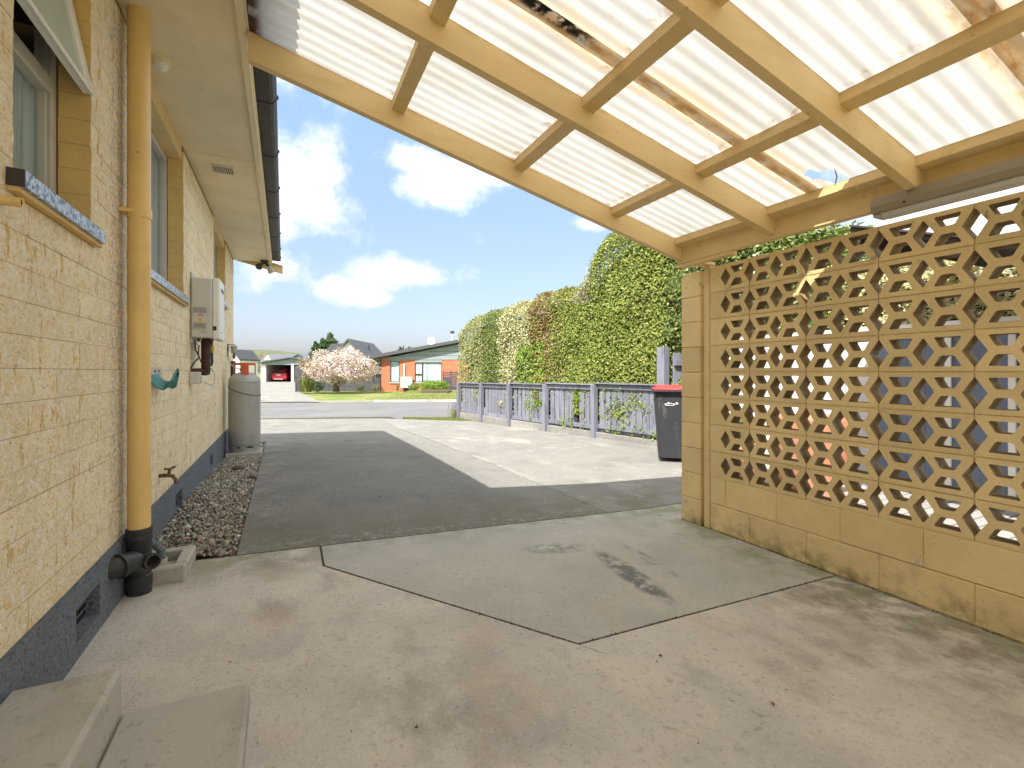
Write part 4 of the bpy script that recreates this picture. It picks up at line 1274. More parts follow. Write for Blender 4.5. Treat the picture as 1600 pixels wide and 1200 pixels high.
# fluorescent batten under the wall plate
fb = thing('batten_light', 'long grey metal batten light fixed under the wall plate above the screen wall', 'light fitting', (0, 0, 0))
MB().prism([(2.752, 2.0435), (2.842, 2.0435), (2.846, 2.005), (2.832, 1.992), (2.765, 1.992), (2.748, 2.008)], 'Y', .12, 1.36).build('housing', m_heater, fb)
MB().prism([(2.735, 2.088), (2.751, 2.092), (2.751, 2.010), (2.729, 2.015), (2.724, 2.045)], 'Y', .12, 1.395).build('side_channel', mat('dusty_brown_metal', (.30, .255, .18), rough=.5), fb)
MB().box(2.7515, 2.844, 1.3605, 1.40, 1.996, 2.046, bev=.005).build('end_cap', m_alu, fb)
MB().cyl((2.735, 1.25, 2.03), (2.7255, 1.25, 2.03), .005, n=8).cyl((2.735, .80, 2.03), (2.7255, .80, 2.03), .005, n=8).build('screw', m_dark, fb)

# ================================================================== pierced block screen wall
sw = thing('screen_wall', 'yellow painted pierced block screen wall on two solid courses, on the right', 'wall', (2.94, 0, 0))
TH = .09


m_reveal = mat('dull_shaded_hole_faces', (0.36, 0.255, 0.125), [dict(c=(.40, .37, .33), s=9, lo=.55, hi=.62, amt=.8), dict(c=(.20, .14, .07), s=14, lo=.5, hi=.62, amt=.6)], rough=.9, bump=.5, bscale=110, objvar=.15)  # hole side faces: dull paint, with their shade put into the colour


def breeze_mesh():
    bm = bmesh.new()
    L, H = .394, .1945
    def loop(pts):
        vs = [bm.verts.new((0, y, z)) for y, z in pts]
        for i in range(len(vs)): bm.edges.new((vs[i], vs[(i + 1) % len(vs)]))
    hw, hh, z0 = .047, .073, H / 2
    def chamf(pts, r=.006):
        out = []
        n_ = len(pts)
        for i in range(n_):
            p = Vector((*pts[i], 0)); a = (Vector((*pts[i - 1], 0)) - p).normalized(); c = (Vector((*pts[(i + 1) % n_], 0)) - p).normalized()
            out += [tuple((p + a * r)[:2]), tuple((p + c * r)[:2])]
        return out
    # outline with half diamonds notched in both ends
    g = .003
    loop([(0, 0), (L, 0), (L, z0 - hh), (L - hw + g, z0), (L, z0 + hh), (L, H), (0, H), (0, z0 + hh), (hw - g, z0), (0, z0 - hh)])
    loop(chamf([(L / 2 - hw, z0), (L / 2, z0 - hh), (L / 2 + hw, z0), (L / 2, z0 + hh)]))
    for c in (L / 4 + .0, 3 * L / 4):
        loop(chamf([(c - .0555, H - .024), (c - .028, H - .078), (c + .028, H - .078), (c + .0555, H - .024)]))
        loop(chamf([(c - .0555, .024), (c + .0555, .024), (c + .028, .078), (c - .028, .078)]))
    bmesh.ops.triangle_fill(bm, use_beauty=True, use_dissolve=False, edges=bm.edges[:])
    r = bmesh.ops.extrude_face_region(bm, geom=bm.faces[:])
    for g_v in r['geom']:
        if isinstance(g_v, bmesh.types.BMVert): g_v.co.x += TH
    bmesh.ops.recalc_face_normals(bm, faces=bm.faces)
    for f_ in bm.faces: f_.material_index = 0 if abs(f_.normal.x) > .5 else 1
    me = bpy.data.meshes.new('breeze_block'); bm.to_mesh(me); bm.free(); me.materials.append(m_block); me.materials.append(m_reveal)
    return me


bz = breeze_mesh()
YE = 2.605       # far end of the block work
J0 = 1.0 + .013  # a joint position from the photograph
# joints of the pierced courses and the lower solid course coincide
def solve_joint(px):
    xc = (px - 800) / F_PX; th = math.atan(xc) + PSI
    return 2.94 / math.tan(th)


jy = solve_joint(1373)
ys_ = []
y = jy
while y + .4 < YE - .2: y += .4
joints = [y - .4 * k for k in range(12)]
mort = MB()
for c in range(8):
    z = .4 + .2 * c
    for k, j in enumerate(joints):
        o = bpy.data.objects.new('breeze_block', bz); o.location = (random.uniform(-.0012, .0012), j - .4 + .003, z + .0028)
        link(o, sw)
    mort.box(.004, TH - .004, joints[-1] - .4, YE, z - .003, z + .0028)
    for j in joints: mort.box(.004, TH - .004, j - .003, j + .003, z + .003, z + .0245); mort.box(.004, TH - .004, j - .003, j + .003, z + .1735, z + .197)
# closing part blocks at the far end (half pattern)
def half_block(w):
    bm = bmesh.new(); H = .1945; z0 = H / 2
    def loop(pts):
        vs = [bm.verts.new((0, y, z)) for y, z in pts]
        for i in range(len(vs)): bm.edges.new((vs[i], vs[(i + 1) % len(vs)]))
    loop([(0, 0), (w, 0), (w, H), (0, H), (0, z0 + .066), (.042, z0), (0, z0 - .066)])
    x = .0985
    while x + .056 < w - .012:
        loop([(x - .056, H - .026), (x - .026, H - .076), (x + .026, H - .076), (x + .056, H - .026)])
        loop([(x - .056, .026), (x + .056, .026), (x + .026, .076), (x - .026, .076)])
        d = x + .0985
        if d + .045 < w - .01: loop([(d - .045, z0), (d, z0 - .066), (d + .045, z0), (d, z0 + .066)])
        x += .197
    x -= .0
    bmesh.ops.triangle_fill(bm, use_beauty=True, use_dissolve=False, edges=bm.edges[:])
    r = bmesh.ops.extrude_face_region(bm, geom=bm.faces[:])
    for g_v in r['geom']:
        if isinstance(g_v, bmesh.types.BMVert): g_v.co.x += TH
    bmesh.ops.recalc_face_normals(bm, faces=bm.faces)
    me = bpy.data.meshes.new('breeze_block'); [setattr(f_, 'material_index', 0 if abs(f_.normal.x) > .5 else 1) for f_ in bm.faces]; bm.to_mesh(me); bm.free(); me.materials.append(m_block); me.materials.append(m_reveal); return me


hb = half_block(YE - joints[0] - .004)
for c in range(8):
    o = bpy.data.objects.new('breeze_block', hb); o.location = (0, joints[0] + .003, .4 + .2 * c + .0028); link(o, sw)
# two solid courses
solid = {}
for c, sh in ((0, 0), (1, .2)):
    edges = sorted({round(joints[0] + .4 - sh - .4 * k, 4) for k in range(13)})
    edges = [e_ for e_ in edges if e_ < YE - .03] + [YE]
    for a, b_ in zip(edges, edges[1:]):
        L = b_ - a - .005; key = round(L, 3)
        if key not in solid: solid[key] = MB().box(0, TH + .01, 0, L, 0, .195, bev=.004).mesh('concrete_block', m_block)
        o = bpy.data.objects.new('concrete_block', solid[key]); o.location = (random.uniform(-.0015, .001), a + .0025, .2 * c + .0025 - (.0 if c else 0)); link(o, sw)
mort.box(.004, TH, joints[-1] - .4, YE, -.06, .0025); mort.box(.0045, TH, joints[-1] - .4, YE, .003, .1985); mort.box(.0045, TH, joints[-1] - .4, YE, .2015, .3965)
mort.build('mortar', m_block, sw)
# end pier of square half blocks
pc = MB().box(0, .19, 0, .192, 0, .1945, bev=.004).mesh('pier_block', m_block)
for c in range(10):
    o = bpy.data.objects.new('pier_block', pc); o.location = (-.004 + random.uniform(-.001, .001), 2.70, .2 * c + .002 - .005); link(o, sw)
MB().box(.004, .18, 2.703, 2.888, -.06, 1.985).build('pier_core', m_block, sw)

# ================================================================== driveway fence
fence = thing('paling_fence', 'low lilac grey paling fence along the driveway under the hedge', 'fence', (0, 0, 0))
FX = lambda y: 6.42 - .16 * y
fdir = Vector((-.16, 1, 0)).normalized()
FA = math.atan2(.16, 1)
post_y = [5.78, 7.30, 8.72, 10.05, 11.3, 12.5]


def fmat(y, off=0, z=0): # frame: local +Y along the fence, +X away from the drive
    return Matrix.Translation((FX(y) + off, y, z)) @ Matrix.Rotation(FA, 4, 'Z')


ppm = MB().box(-.05, .05, -.05, .05, -.1, .985, bev=.004).mesh('post', m_fence)
for y in post_y[1:]:
    o = bpy.data.objects.new('post', ppm); o.matrix_world = fmat(y, -.03, G(FX(y), y) + .0); link(o, fence)
o = MB().box(-.07, .07, -.07, .07, -.1, 1.60, bev=.004).build('post', m_fence, fence); o.matrix_world = fmat(5.78, -.02, G(5.4, 5.8)); o['label'] = 'tall end post beside the bin'
pal = [MB().box(.0, .018, -.066, .066, .12, .955, bev=.002).mesh('paling', m_fence) for _ in range(1)]
pal.append(MB().box(.0, .018, -.062, .062, .115, .945, bev=.002).mesh('paling', m_fence))
for a, b_ in zip(post_y, post_y[1:]):
    L = (b_ - a) / fdir.y
    n_ = int((L - .1) / .142)
    for i in range(n_):
        yy = a + (b_ - a) * ((i + .5) / n_ * (L - .1) + .05) / L
        if a == 7.30 and i == 3: continue
        o = bpy.data.objects.new('paling', random.choice(pal))
        o.matrix_world = fmat(yy, .045, G(FX(yy), yy)) @ Matrix.Rotation(random.uniform(-.012, .012), 4, 'X')
        link(o, fence)
    ym = (a + b_) / 2; zg = G(FX(ym), ym)
    o = MB().box(.0, .04, -L / 2 + .05, L / 2 - .05, .165, .245, bev=.003).build('bottom_rail', m_fence, fence); o.matrix_world = fmat(ym, .004, zg)
    o = MB().box(-.045, .085, -L / 2 - .0, L / 2 - .0, .987, 1.012, bev=.003).build('top_rail', m_fence, fence); o.matrix_world = fmat(ym, .0, zg)
    o = MB().box(.0, .04, -L / 2 + .05, L / 2 - .05, .90, .975, bev=.003).build('upper_rail', m_fence, fence); o.matrix_world = fmat(ym, .004, zg)
# concrete nib under the fence
b = MB(); L = 6.9
b.box(-.03, .12, -L / 2, L / 2, -.1, .115, bev=.008)
o = b.build('nib_wall', m_conc, fence); o.matrix_world = fmat(9.2, 0, -.035)
# tall dark boards returning behind the bin
rf = thing('board_fence', 'tall shaded grey board fence in the recess behind the wheelie bin', 'fence', (5.52, 5.6, 0))
for i in range(8):
    MB().box(.13 * i, .13 * i + .124, 0, .02, -.05, 1.50, bev=.002).build('board', m_fence, rf)
MB().box(0, 1.05, -.05, -.001, 1.3, 1.38).build('rail', m_fence, rf)


# ================================================================== hedge shrubs behind the fence
def shrub(name, label, y0, y1, ztop, m, n, L, Wd, depth=1.15, off=.06, zb=.35, extra=(), lumps=.022, group='clipped hedge shrubs along the driveway fence', shoulder=None, cat='hedge shrub', line=None):
    fxx = line or (lambda y: FX(y) + off)
    ym = (y0 + y1) / 2
    root = thing(name, label, cat, (fxx(ym) + depth / 2, ym, 0), 0, group)
    inv = Vector((-(fxx(ym) + depth / 2), -ym, 0))
    per = rng.uniform(0, 1, n)
    H = ztop
    top = lambda y, dx: H(y) - .30 * np.clip((.35 - dx) / .35, 0, 1) ** 2 - .25 * np.clip((dx - depth + .4) / .4, 0, 1) ** 2
    C = np.zeros((n, 3)); Nn = np.zeros((n, 3))
    y = rng.uniform(y0, y1, n); 
    Hy = np.array([H(v) for v in y])
    f1, f2 = .62, .86
    fr = per < f1; tp = (per >= f1) & (per < f2); en = per >= f2
    # front
    z = zb + (Hy - zb) * rng.uniform(0, 1, n)
    inn = np.minimum(rng.exponential(.045, n), .22)
    # rounded shoulder: front face leans back near the top
    back = .30 * np.clip((z - (Hy - .38)) / .38, 0, 1) ** 2.2
    lump = lumps * (np.sin(y * 5.1 + z * 3.3) + np.sin(y * 11.3 - z * 9.1 + 1.7) * .6 + np.sin(z * 6.7 + y * 2.1) * .6)
    fx_ = np.array([fxx(v) for v in y])
    C[fr] = np.stack([fx_ + back + inn + lump, y, z], 1)[fr]; Nn[fr] = (-1, -.2, .35)
    dx = rng.uniform(0, depth, n)
    zt = Hy - .38 * np.clip((.3 - dx) / .3, 0, 1) ** 2 - .3 * np.clip((dx - depth + .3) / .3, 0, 1) ** 2
    C[tp] = np.stack([fx_ + dx, y, zt - inn + lump * .8], 1)[tp]; Nn[tp] = (-.2, 0, 1)
    side = rng.uniform(0, 1, n) < .5
    ye = np.where(side, y0 + inn + lump * .5, y1 - inn + lump * .5)
    He = np.array([H(v) for v in ye]); ze = zb + (He - zb) * rng.uniform(0, 1, n)
    rnd = .25 * np.clip((ze - (He - .4)) / .4, 0, 1) ** 2
    ye = ye + np.where(side, rnd, -rnd)
    C[en] = np.stack([np.array([fxx(v) for v in ye]) + .1 + dx * .92, ye, ze], 1)[en]
    Nn[en] = np.stack([np.zeros(n), np.where(side, -1., 1.), np.full(n, .2)], 1)[en]
    # stray shoots above the clipped line
    k = int(n * .05); C[:k, 2] += np.where((C[:k, 2] > Hy[:k] - .35), rng.exponential(.018, k), 0); C[:k, 0] -= np.where(fr[:k], rng.exponential(.014, k), 0)
    C[:, 1] += rng.normal(0, .07, n)
    C += np.array(inv)
    ms = [m] + [e_[0] for e_ in extra]
    left = np.ones(n, bool)
    for em, fn, el, ew in extra:
        mask = fn(C - np.array(inv)) & left
        left &= ~mask
        if mask.any():
            link(bpy.data.objects.new('foliage', quads_mesh('foliage', leaves(C[mask], Nn[mask], el, ew), em)), root)
    link(bpy.data.objects.new('foliage', quads_mesh('foliage', leaves(C[left], Nn[left], L, Wd), m)), root)
    # inner branch mass
    b = MB()
    ns = max(3, int((y1 - y0) / .45))
    for i in range(ns):
        yy = y0 + (y1 - y0) * (i + .5) / ns; zt_ = H(yy)
        base = Vector((fxx(yy) + depth * .5, yy, 0)) + inv
        b.tube([base, base + Vector((random.uniform(-.05, .05), random.uniform(-.1, .1), zt_ * .4)), base + Vector((random.uniform(-.1, .1), random.uniform(-.1, .1), zt_ * .8))], [.05, .035, .015], n=7)
        for q in range(9):
            h = random.uniform(.3, .85) * zt_; a = random.uniform(0, 6.28)
            p = base + Vector((0, 0, h))
            b.tube([p, p + Vector((math.cos(a) * depth * .38, math.sin(a) * .3, .3))], [.016, .006], n=5)
    b.build('branches', m_bark, root)
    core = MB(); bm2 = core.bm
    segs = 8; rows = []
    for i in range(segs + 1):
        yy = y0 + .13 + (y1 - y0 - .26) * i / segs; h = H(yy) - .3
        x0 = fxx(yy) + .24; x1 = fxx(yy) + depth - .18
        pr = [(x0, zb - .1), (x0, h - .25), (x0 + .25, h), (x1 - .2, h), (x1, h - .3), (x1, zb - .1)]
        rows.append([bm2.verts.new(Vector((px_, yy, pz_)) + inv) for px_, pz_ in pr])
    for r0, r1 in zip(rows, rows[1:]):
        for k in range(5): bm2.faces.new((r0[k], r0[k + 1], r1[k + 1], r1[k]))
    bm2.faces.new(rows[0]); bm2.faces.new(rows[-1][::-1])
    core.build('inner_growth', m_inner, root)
    return root


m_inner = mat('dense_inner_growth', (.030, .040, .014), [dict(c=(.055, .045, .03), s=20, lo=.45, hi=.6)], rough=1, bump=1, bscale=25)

big = lambda y: 3.86 - .95 * ss(7.15, 7.95, y) - .12 * ss(6.6, 5.9, y) + .03 * math.sin(y * 5)
shrub('hedge_shrub', 'tallest glossy green clipped hedge block in the middle of the fence', 5.85, 8.30, big, m_lf_green, 46000, .058, .03,
      extra=[(m_twig, lambda C: (C[:, 1] > 7.55) & (C[:, 1] < 8.05) & (C[:, 2] > 2.55) & (C[:, 2] < 3.5) & (rng.uniform(0, 1, len(C)) < .62), .10, .008)])
shrub('hedge_shrub', 'bronze red leaved hedge shrub left of the tallest green block', 8.28, 9.45, lambda y: 2.96 + .04 * math.sin(y * 9), m_lf_red, 13000, .062, .03,
      extra=[(m_lf_green, lambda C: (rng.uniform(0, 1, len(C)) < .30 + .5 * (C[:, 1] < 8.75)), .055, .028),
             (m_lf_lime, lambda C: (C[:, 2] < 1.9) & (C[:, 1] > 8.9) & (rng.uniform(0, 1, len(C)) < .6), .07, .04),
             (m_petal, lambda C: (C[:, 2] < 2.0) & (C[:, 2] > 1.4) & (rng.uniform(0, 1, len(C)) < .045), .055, .045)])
shrub('hedge_shrub', 'cream variegated hedge shrub beside the bronze red one', 9.43, 10.72, lambda y: 2.86 + .04 * math.sin(y * 7), m_lf_cream, 13000, .055, .03,
      extra=[(m_lf_mid, lambda C: rng.uniform(0, 1, len(C)) < .28, .055, .03), (m_lf_lime, lambda C: (C[:, 2] < 1.8) & (C[:, 1] < 9.9) & (rng.uniform(0, 1, len(C)) < .8), .07, .04)])
shrub('hedge_shrub', 'plain mid green hedge shrub between two variegated ones', 10.70, 11.5, lambda y: 2.80, m_lf_mid, 8000, .055, .03)
shrub('hedge_shrub', 'last olive and cream hedge shrub at the street end', 11.48, 12.75, lambda y: 2.74 - .25 * ss(12.2, 12.75, y), m_lf_varg, 13000, .055, .032)
# camellia on the neighbour's side, taller than the screen wall
shrub('camellia_hedge', 'dark glossy camellia hedge with pink flowers showing above the screen wall', 3.15, 5.9, lambda y: 3.34 - .55 * ss(4.6, 3.15, y) + .04 * math.sin(y * 6), m_lf_cam, 36000, .075, .042,
      depth=1.1, lumps=.07, zb=.1, group=None, line=lambda y: 5.62,
      extra=[(m_pink, lambda C: rng.uniform(0, 1, len(C)) < .0045, .10, .08)])

# creeper sprigs pushing through the fence
cr_ = thing('creeper', 'thin green creeper growing through the gaps of the paling fence', 'creeper', (5.0, 8.5, 0))
spots = [(6.15, .55), (6.28, .25), (6.5, .62), (6.62, .2), (6.75, .75), (6.95, .5), (6.9, .2), (7.05, .8), (7.78, .72), (7.80, .55), (7.84, .38), (7.95, .2), (8.2, .15), (9.1, .45), (9.35, .6), (9.3, .15), (10.5, .3), (5.95, .1), (6.1, .08), (6.4, .09), (6.8, .09), (7.6, .09), (8.0, .10), (8.1, .12)]
CC = []
for y, z in spots:
    for _ in range(15):
        CC.append((FX(y) - .02 + random.gauss(0, .025) - 5.0, y + random.gauss(0, .05) - 8.5, z + random.gauss(0, .07) + .05))
CC = np.array(CC)
link(bpy.data.objects.new('foliage', quads_mesh('foliage', leaves(CC, np.tile((-1, 0, .3), (len(CC), 1)), .05, .032), m_lf_lime)), cr_)
b = MB()
for y, z in spots: b.tube([(FX(y) + .08 - 5.0, y - 8.5, .02), (FX(y) - .01 - 5.0, y - 8.5 + random.uniform(-.05, .05), z)], .003, n=4)
b.build('stems', m_bark, cr_)
lv = thing('lavender', 'small mauve flowering lavender at the street end of the fence', 'plant', (4.36, 12.75, G(4.4, 12.7)))
pts = np.array([(rng.normal(0, .09), rng.normal(0, .09), 0) for _ in range(160)])
o = scatter_blades('stems', pts, .34, m_blade, w=.008); o.parent = lv
m_mauve = mat('mauve_flower', (.30, .24, .50), rough=.8)
pp = np.array([(rng.normal(0, .12), rng.normal(0, .12), rng.uniform(.26, .42)) for _ in range(160)])
link(bpy.data.objects.new('flowers', quads_mesh('flowers', leaves(pp, np.tile((0, 0, 1.), (160, 1)), .05, .02), m_mauve)), lv)['kind'] = 'stuff'

# ================================================================== wheelie bin
bn = thing('wheelie_bin', 'charcoal wheelie bin with a red lid half hidden by the end pier', 'bin', (4.80, 4.86, G(4.7, 4.9)), math.radians(-40))
bm = bmesh.new(); rings = []
for z, w, d in ((.06, .205, .21), (.5, .235, .25), (.90, .262, .285), (.905, .275, .30), (.955, .275, .30)):
    rr = []
    for sx, sy in ((-1, -1), (1, -1), (1, 1), (-1, 1)):
        for a in range(4):
            an = math.atan2(sy, sx) - math.radians(45) + math.radians(30 * a); r_ = .045
            rr.append(bm.verts.new((sx * (w - r_) + r_ * math.cos(an), sy * (d - r_) + r_ * math.sin(an), z)))
    rings.append(rr)
for r0, r1 in zip(rings, rings[1:]):
    for k in range(16): bm.faces.new((r0[k], r0[(k + 1) % 16], r1[(k + 1) % 16], r1[k]))
bm.faces.new(rings[0][::-1]); bm.faces.new(rings[-1])
me = bpy.data.meshes.new('body'); bm.to_mesh(me); bm.free(); me.materials.append(m_binbody)
for p in me.polygons: p.use_smooth = True
me.set_sharp_from_angle(angle=math.radians(40)); link(bpy.data.objects.new('body', me), bn)
b = MB(); b.box(-.283, .283, -.335, .30, .957, .985, bev=.008); b.prism([(-.30, .985), (.24, .985), (.16, 1.02), (-.20, 1.008)], 'X', -.25, .25)
b.build('lid', m_binlid, bn)
MB().box(-.285, .285, -.345, .305, .935, .9565, bev=.006).build('rim', m_binbody, bn)
MB().cyl((-.24, .33, .95), (.24, .33, .95), .014, n=10).build('handle', m_binbody, bn)
for s in (-1, 1): MB().cyl((s * .145, .20, .10), (s * .195, .20, .10), .10, n=24).build('wheel', m_black, bn, smooth=True)
b = MB()
for i in range(5): b.box(-.14 + .035 * i, -.115 + .035 * i, -.283, -.270, .77 + .006 * (i % 3), .782 + .008 * ((i * 2) % 3), M=Matrix.Rotation(.0, 4, 'Y'))
b.box(-.13, -.02, -.283, -.270, .757, .762)
b.build('scrawled_marks', m_white, bn)

# ================================================================== neighbour's yard seen through the pierced blocks
ny_ = tag(MB().box(3.04, 5.55, -1.5, 2.85, -.25, -.12).build('neighbour_ground', m_conc), kind='structure')
dk = thing('timber_deck', 'grey timber deck of narrow boards behind the screen wall', 'deck', (0, 0, 0))
m_deck = mat('grey_weathered_deck', (.36, .35, .33), [dict(c=(.24, .23, .21), s=8, lo=.5, hi=.7, st=(1, .2, 1), amt=.6)], rough=.8, bump=.3)
dbm = MB().box(3.12, 5.40, 0, .088, .02, .05, bev=.003).mesh('deck_board', m_deck)
for i in range(24):
    o = bpy.data.objects.new('deck_board', dbm); o.location = (0, .2 + .105 * i, 0); link(o, dk)
MB().box(3.2, 5.3, .2, 2.7, -.12, .018).build('deck_frame', m_dark, dk)
nf = thing('board_and_batten_fence', 'pale blue boarded fence with white battens seen through the pierced blocks', 'fence', (0, 0, 0))
m_blue = mat('shaded_blue_boards', (.16, .20, .29), [dict(c=(.11, .14, .22), s=9, lo=.5, hi=.7, st=(1, 1, .15), amt=.6)], rough=.7, bump=.15)  # lean-to shadow put into the colour of these boards
m_lav = mat('sunlit_lavender_boards', (.62, .64, .70), [dict(c=(.48, .51, .60), s=7, lo=.5, hi=.7, st=(1, 1, .15), amt=.6)], rough=.7)  # sunlit copy of the same boards
for i in range(30):
    y = .3 + .145 * i
    MB().box(5.45, 5.475, y, y + .142, -.1, 1.62).build('board', m_blue if y < 2.75 else m_lav, nf)
for i in range(11): MB().box(5.425, 5.449, .45 + .42 * i, .495 + .42 * i, -.1, 1.62).build('batten', m_white, nf)
MB().box(5.41, 5.50, .3, 4.65, 1.621, 1.66).build('capping', m_white, nf)
ns = thing('lean_to_roof', 'dark brown neighbouring lean-to roof behind the top right of the screen wall', 'roof', (0, 0, 0))
m_brown = mat('dark_brown_roof', (.07, .05, .045), rough=.7)
th = Matrix.Translation((4.75, 1.75, 2.16)) @ Matrix.Rotation(math.radians(21), 4, 'X')
b = MB()
for i in range(11):
    b.box(-.62 + .12 * i, -.56 + .12 * i, -1.6, .55, -.02, .015, M=th)
b.box(-.65, .72, -1.6, .55, .016, .03, M=th); b.build('roof_cladding', m_brown, ns)
b = MB()
for y in (-1.4, -.7, 0, .45): b.box(-.6, .66, y, y + .05, -.12, -.021, M=th)
b.build('beam', m_brown, ns)
for x, y, h in ((5.38, .5, 1.6),): MB().box(x, x + .06, y, y + .06, -.12, h).build('post', m_brown, ns)
# variegated shrub over that fence
shrub('variegated_shrub', 'pale variegated shrub behind the blue boarded fence, seen through the upper block holes', 1.4, 3.5, lambda y: 2.45, m_lf_cream, 12000, .06, .034, depth=.8, zb=1.0, group=None, line=lambda y: 5.62)
pot = thing('terracotta_pot', 'large terracotta pot glimpsed through the middle holes of the screen wall', 'pot', (4.55, 2.85, .05))
m_terra = mat('terracotta', (.62, .26, .16), [dict(c=(.70, .42, .33), s=6, lo=.5, hi=.7, amt=.6)], rough=.8)
MB().lathe([(0, 0), (.22, 0), (.30, .30), (.34, .62), (.37, .62), (.38, .72), (.34, .72), (.32, .62), (.1, .6), (0, .6)], n=28).build('pot', m_terra, pot, smooth=True)
pot2 = thing('terracotta_pot', 'smaller terracotta pot beside the large one behind the screen wall', 'pot', (4.35, 3.45, .05))
MB().lathe([(0, 0), (.14, 0), (.20, .35), (.23, .35), (.23, .42), (.19, .42), (.18, .36), (0, .34)], n=28).build('pot', m_terra, pot2, smooth=True)
pts = np.array([(rng.normal(0, .08), rng.normal(0, .08), .36) for _ in range(200)]); o = scatter_blades('foliage', pts, .3, m_flax, w=.02, lean=.8); o.parent = pot2
for lab, x, y, w, h, m_ in (('white panel leaning behind the screen wall near the end pier', 5.0, 3.7, .9, 1.55, m_white), ('pale yellow board low behind the screen wall', 4.3, 3.75, .35, .42, mat('pale_yellow', (.62, .66, .36)))):
    o = MB().box(-.012, .012, -w / 2, w / 2, 0, h, bev=.003).build('leaning_panel', m_, None, loc=(x, y, -.12)); o.rotation_euler = (0, math.radians(6), .3); tag(o, lab, 'panel')

# ================================================================== across the road
RZ = -PSI   # far buildings face us squarely


def far(name, label, cat, px, d, group=None, z=-.05):
    p = at(px, d, z); o = thing(name, label, cat, p, RZ, group); o['_px'] = px; o['_d'] = d
    return o


class FB:
    """mesh builder in picture-parallel metres around a far thing: px columns and py rows at its distance"""
    def __init__(s, root): s.r = root; s.px = root['_px']; s.d = root['_d']; s.k = s.d / F_PX; s.z0 = root.location.z
    def x(s, px): return (px - s.px) * s.k
    def z(s, py): return 1.2 + (581 - py) * s.k - s.z0
    def box(s, name, m, x0, x1, y0, y1, d0=0, d1=.2, parent=None, bev=0, **kw):
        b = MB().box(s.x(x0), s.x(x1), d0, d1, s.z(y1), s.z(y0), bev=bev)
        return b.build(name, m, parent or s.r)
    def poly(s, name, m, pts, d0, d1, parent=None):
        return MB().prism([(s.x(a), s.z(c)) for a, c in pts], 'Y', d0, d1).build(name, m, parent or s.r)


m_greyroof = mat('dark_grey_metal_roof', (.085, .09, .10), rough=.6)
m_weather = mat('blue_grey_weatherboard', (.27, .32, .34), rough=.7)
m_dkframe = mat('dark_window_frame', (.045, .05, .06), rough=.4)
m_fargl = mat('far_window_glass', (.10, .15, .18), rough=.08, spec=.8)
m_drape = mat('pale_green_drapes', (.36, .46, .47), [dict(c=(.62, .70, .70), s=9, lo=.48, hi=.6, st=(1, 1, .03), amt=.9), dict(c=(.18, .26, .28), s=12, lo=.55, hi=.65, st=(1, 1, .03), amt=.8)], rough=.7)
m_palin = mat('charcoal_palings', (.085, .082, .095), [dict(c=(.05, .048, .055), s=6, lo=.5, hi=.7, st=(1, 1, .2))], rough=.8)

# --- orange brick house
hs = far('brick_bungalow', 'orange brick bungalow with a low dark gable roof across the road', 'house', 650, 33)
f = FB(hs)
wl_ = f.box('wall', m_redbrick, 595, 609.5, 556, 612, 0, 9)
for a, c, t_, q in ((609.5, 624.5, 597.5, 612), (624.5, 648, 562, 612), (648, 690, 597.5, 612), (690, 790, 562, 612)):
    f.box('wall', m_redbrick, a, c, t_, q, .004, .25)
f.box('side_wall', m_redbrick, 788, 790, 556, 612, .26, 9)
f.poly('gable', m_weather, [(594, 561), (600, 560), (722, 537), (800, 551), (800, 562), (594, 562)], -.03, -.001)
for yy in (549, 555.5): f.box('weatherboard_line', m_dkframe, 672 - (yy - 549) * 5, 780, yy, yy + .5, -.034, -.031)
f.poly('roof', m_greyroof, [(574, 560), (577, 556.5), (724, 530), (812, 547), (812, 552), (724, 534.5), (580, 561)], -.5, 9.5)
f.box('window_backing', m_dark, 604, 700, 558, 600, .5, .55)
for (a, c, t_, q, mull) in ((609.5, 624.5, 560, 597, None), (648, 690, 562, 597, 659.5)):
    w = f.box('window', m_fargl, a, c, t_ + 4, q, .10, .13)
    f.box('curtain', m_drape, a + .8, c - .8, t_ + 4, q - .5, .092, .099, parent=w)
    f.box('frame', m_dkframe, a, a + .8, t_, q, .0, .09, parent=w); f.box('frame', m_dkframe, c - .8, c, t_, q, 0, .09, parent=w)
    f.box('frame', m_dkframe, a, c, q - .9, q, -.002, .09, parent=w); f.box('head_panel', m_weather, a, c, t_, t_ + 4, -.002, .09, parent=w); f.box('frame', m_dkframe, a, c, t_ + 4, t_ + 4.7, -.002, .09, parent=w)
    if mull: f.box('mullion', m_dkframe, mull - .5, mull + .8, t_ + 4, q, -.003, .09, parent=w); f.box('mullion', m_dkframe, a, mull, 584, 585, -.003, .09, parent=w)
    f.box('sill', m_kerb, a - 1, c + 1, 597, 599, -.06, .09, parent=w)
ch = f.box('chimney', m_alu, 699.5, 702.5, 517, 540, 2, 2.15)
f.box('cowl', m_dkframe, 698, 704, 513.5, 517, 1.95, 2.2, parent=ch)
MB().lathe([(0, 0), (.15, .015), (.27, .07), (.28, .07), (.15, .0), (0, -.02)], n=20).build('satellite_dish', m_white, hs)
dsh = bpy.data.objects['satellite_dish']; dsh.location = (f.x(672), .3, f.z(532.5)); dsh.rotation_euler = (math.radians(75), 0, .4)
MB().cyl((f.x(671), .8, f.z(540)), (f.x(668.5), .8, f.z(534)), .025, n=8).build('dish_arm', m_dkframe, hs)
MB().cyl((f.x(620), 2, f.z(548)), (f.x(620), 2, f.z(538)), .04, n=8).build('vent_pipe', m_dkframe, hs)
f.box('downpipe', m_dkframe, 594, 595.2, 560, 611, -.06, -.001)
hp = far('heat_pump', 'white outdoor heat pump unit on the orange brick wall between two windows', 'heat pump', 636, 32.75)
f = FB(hp)
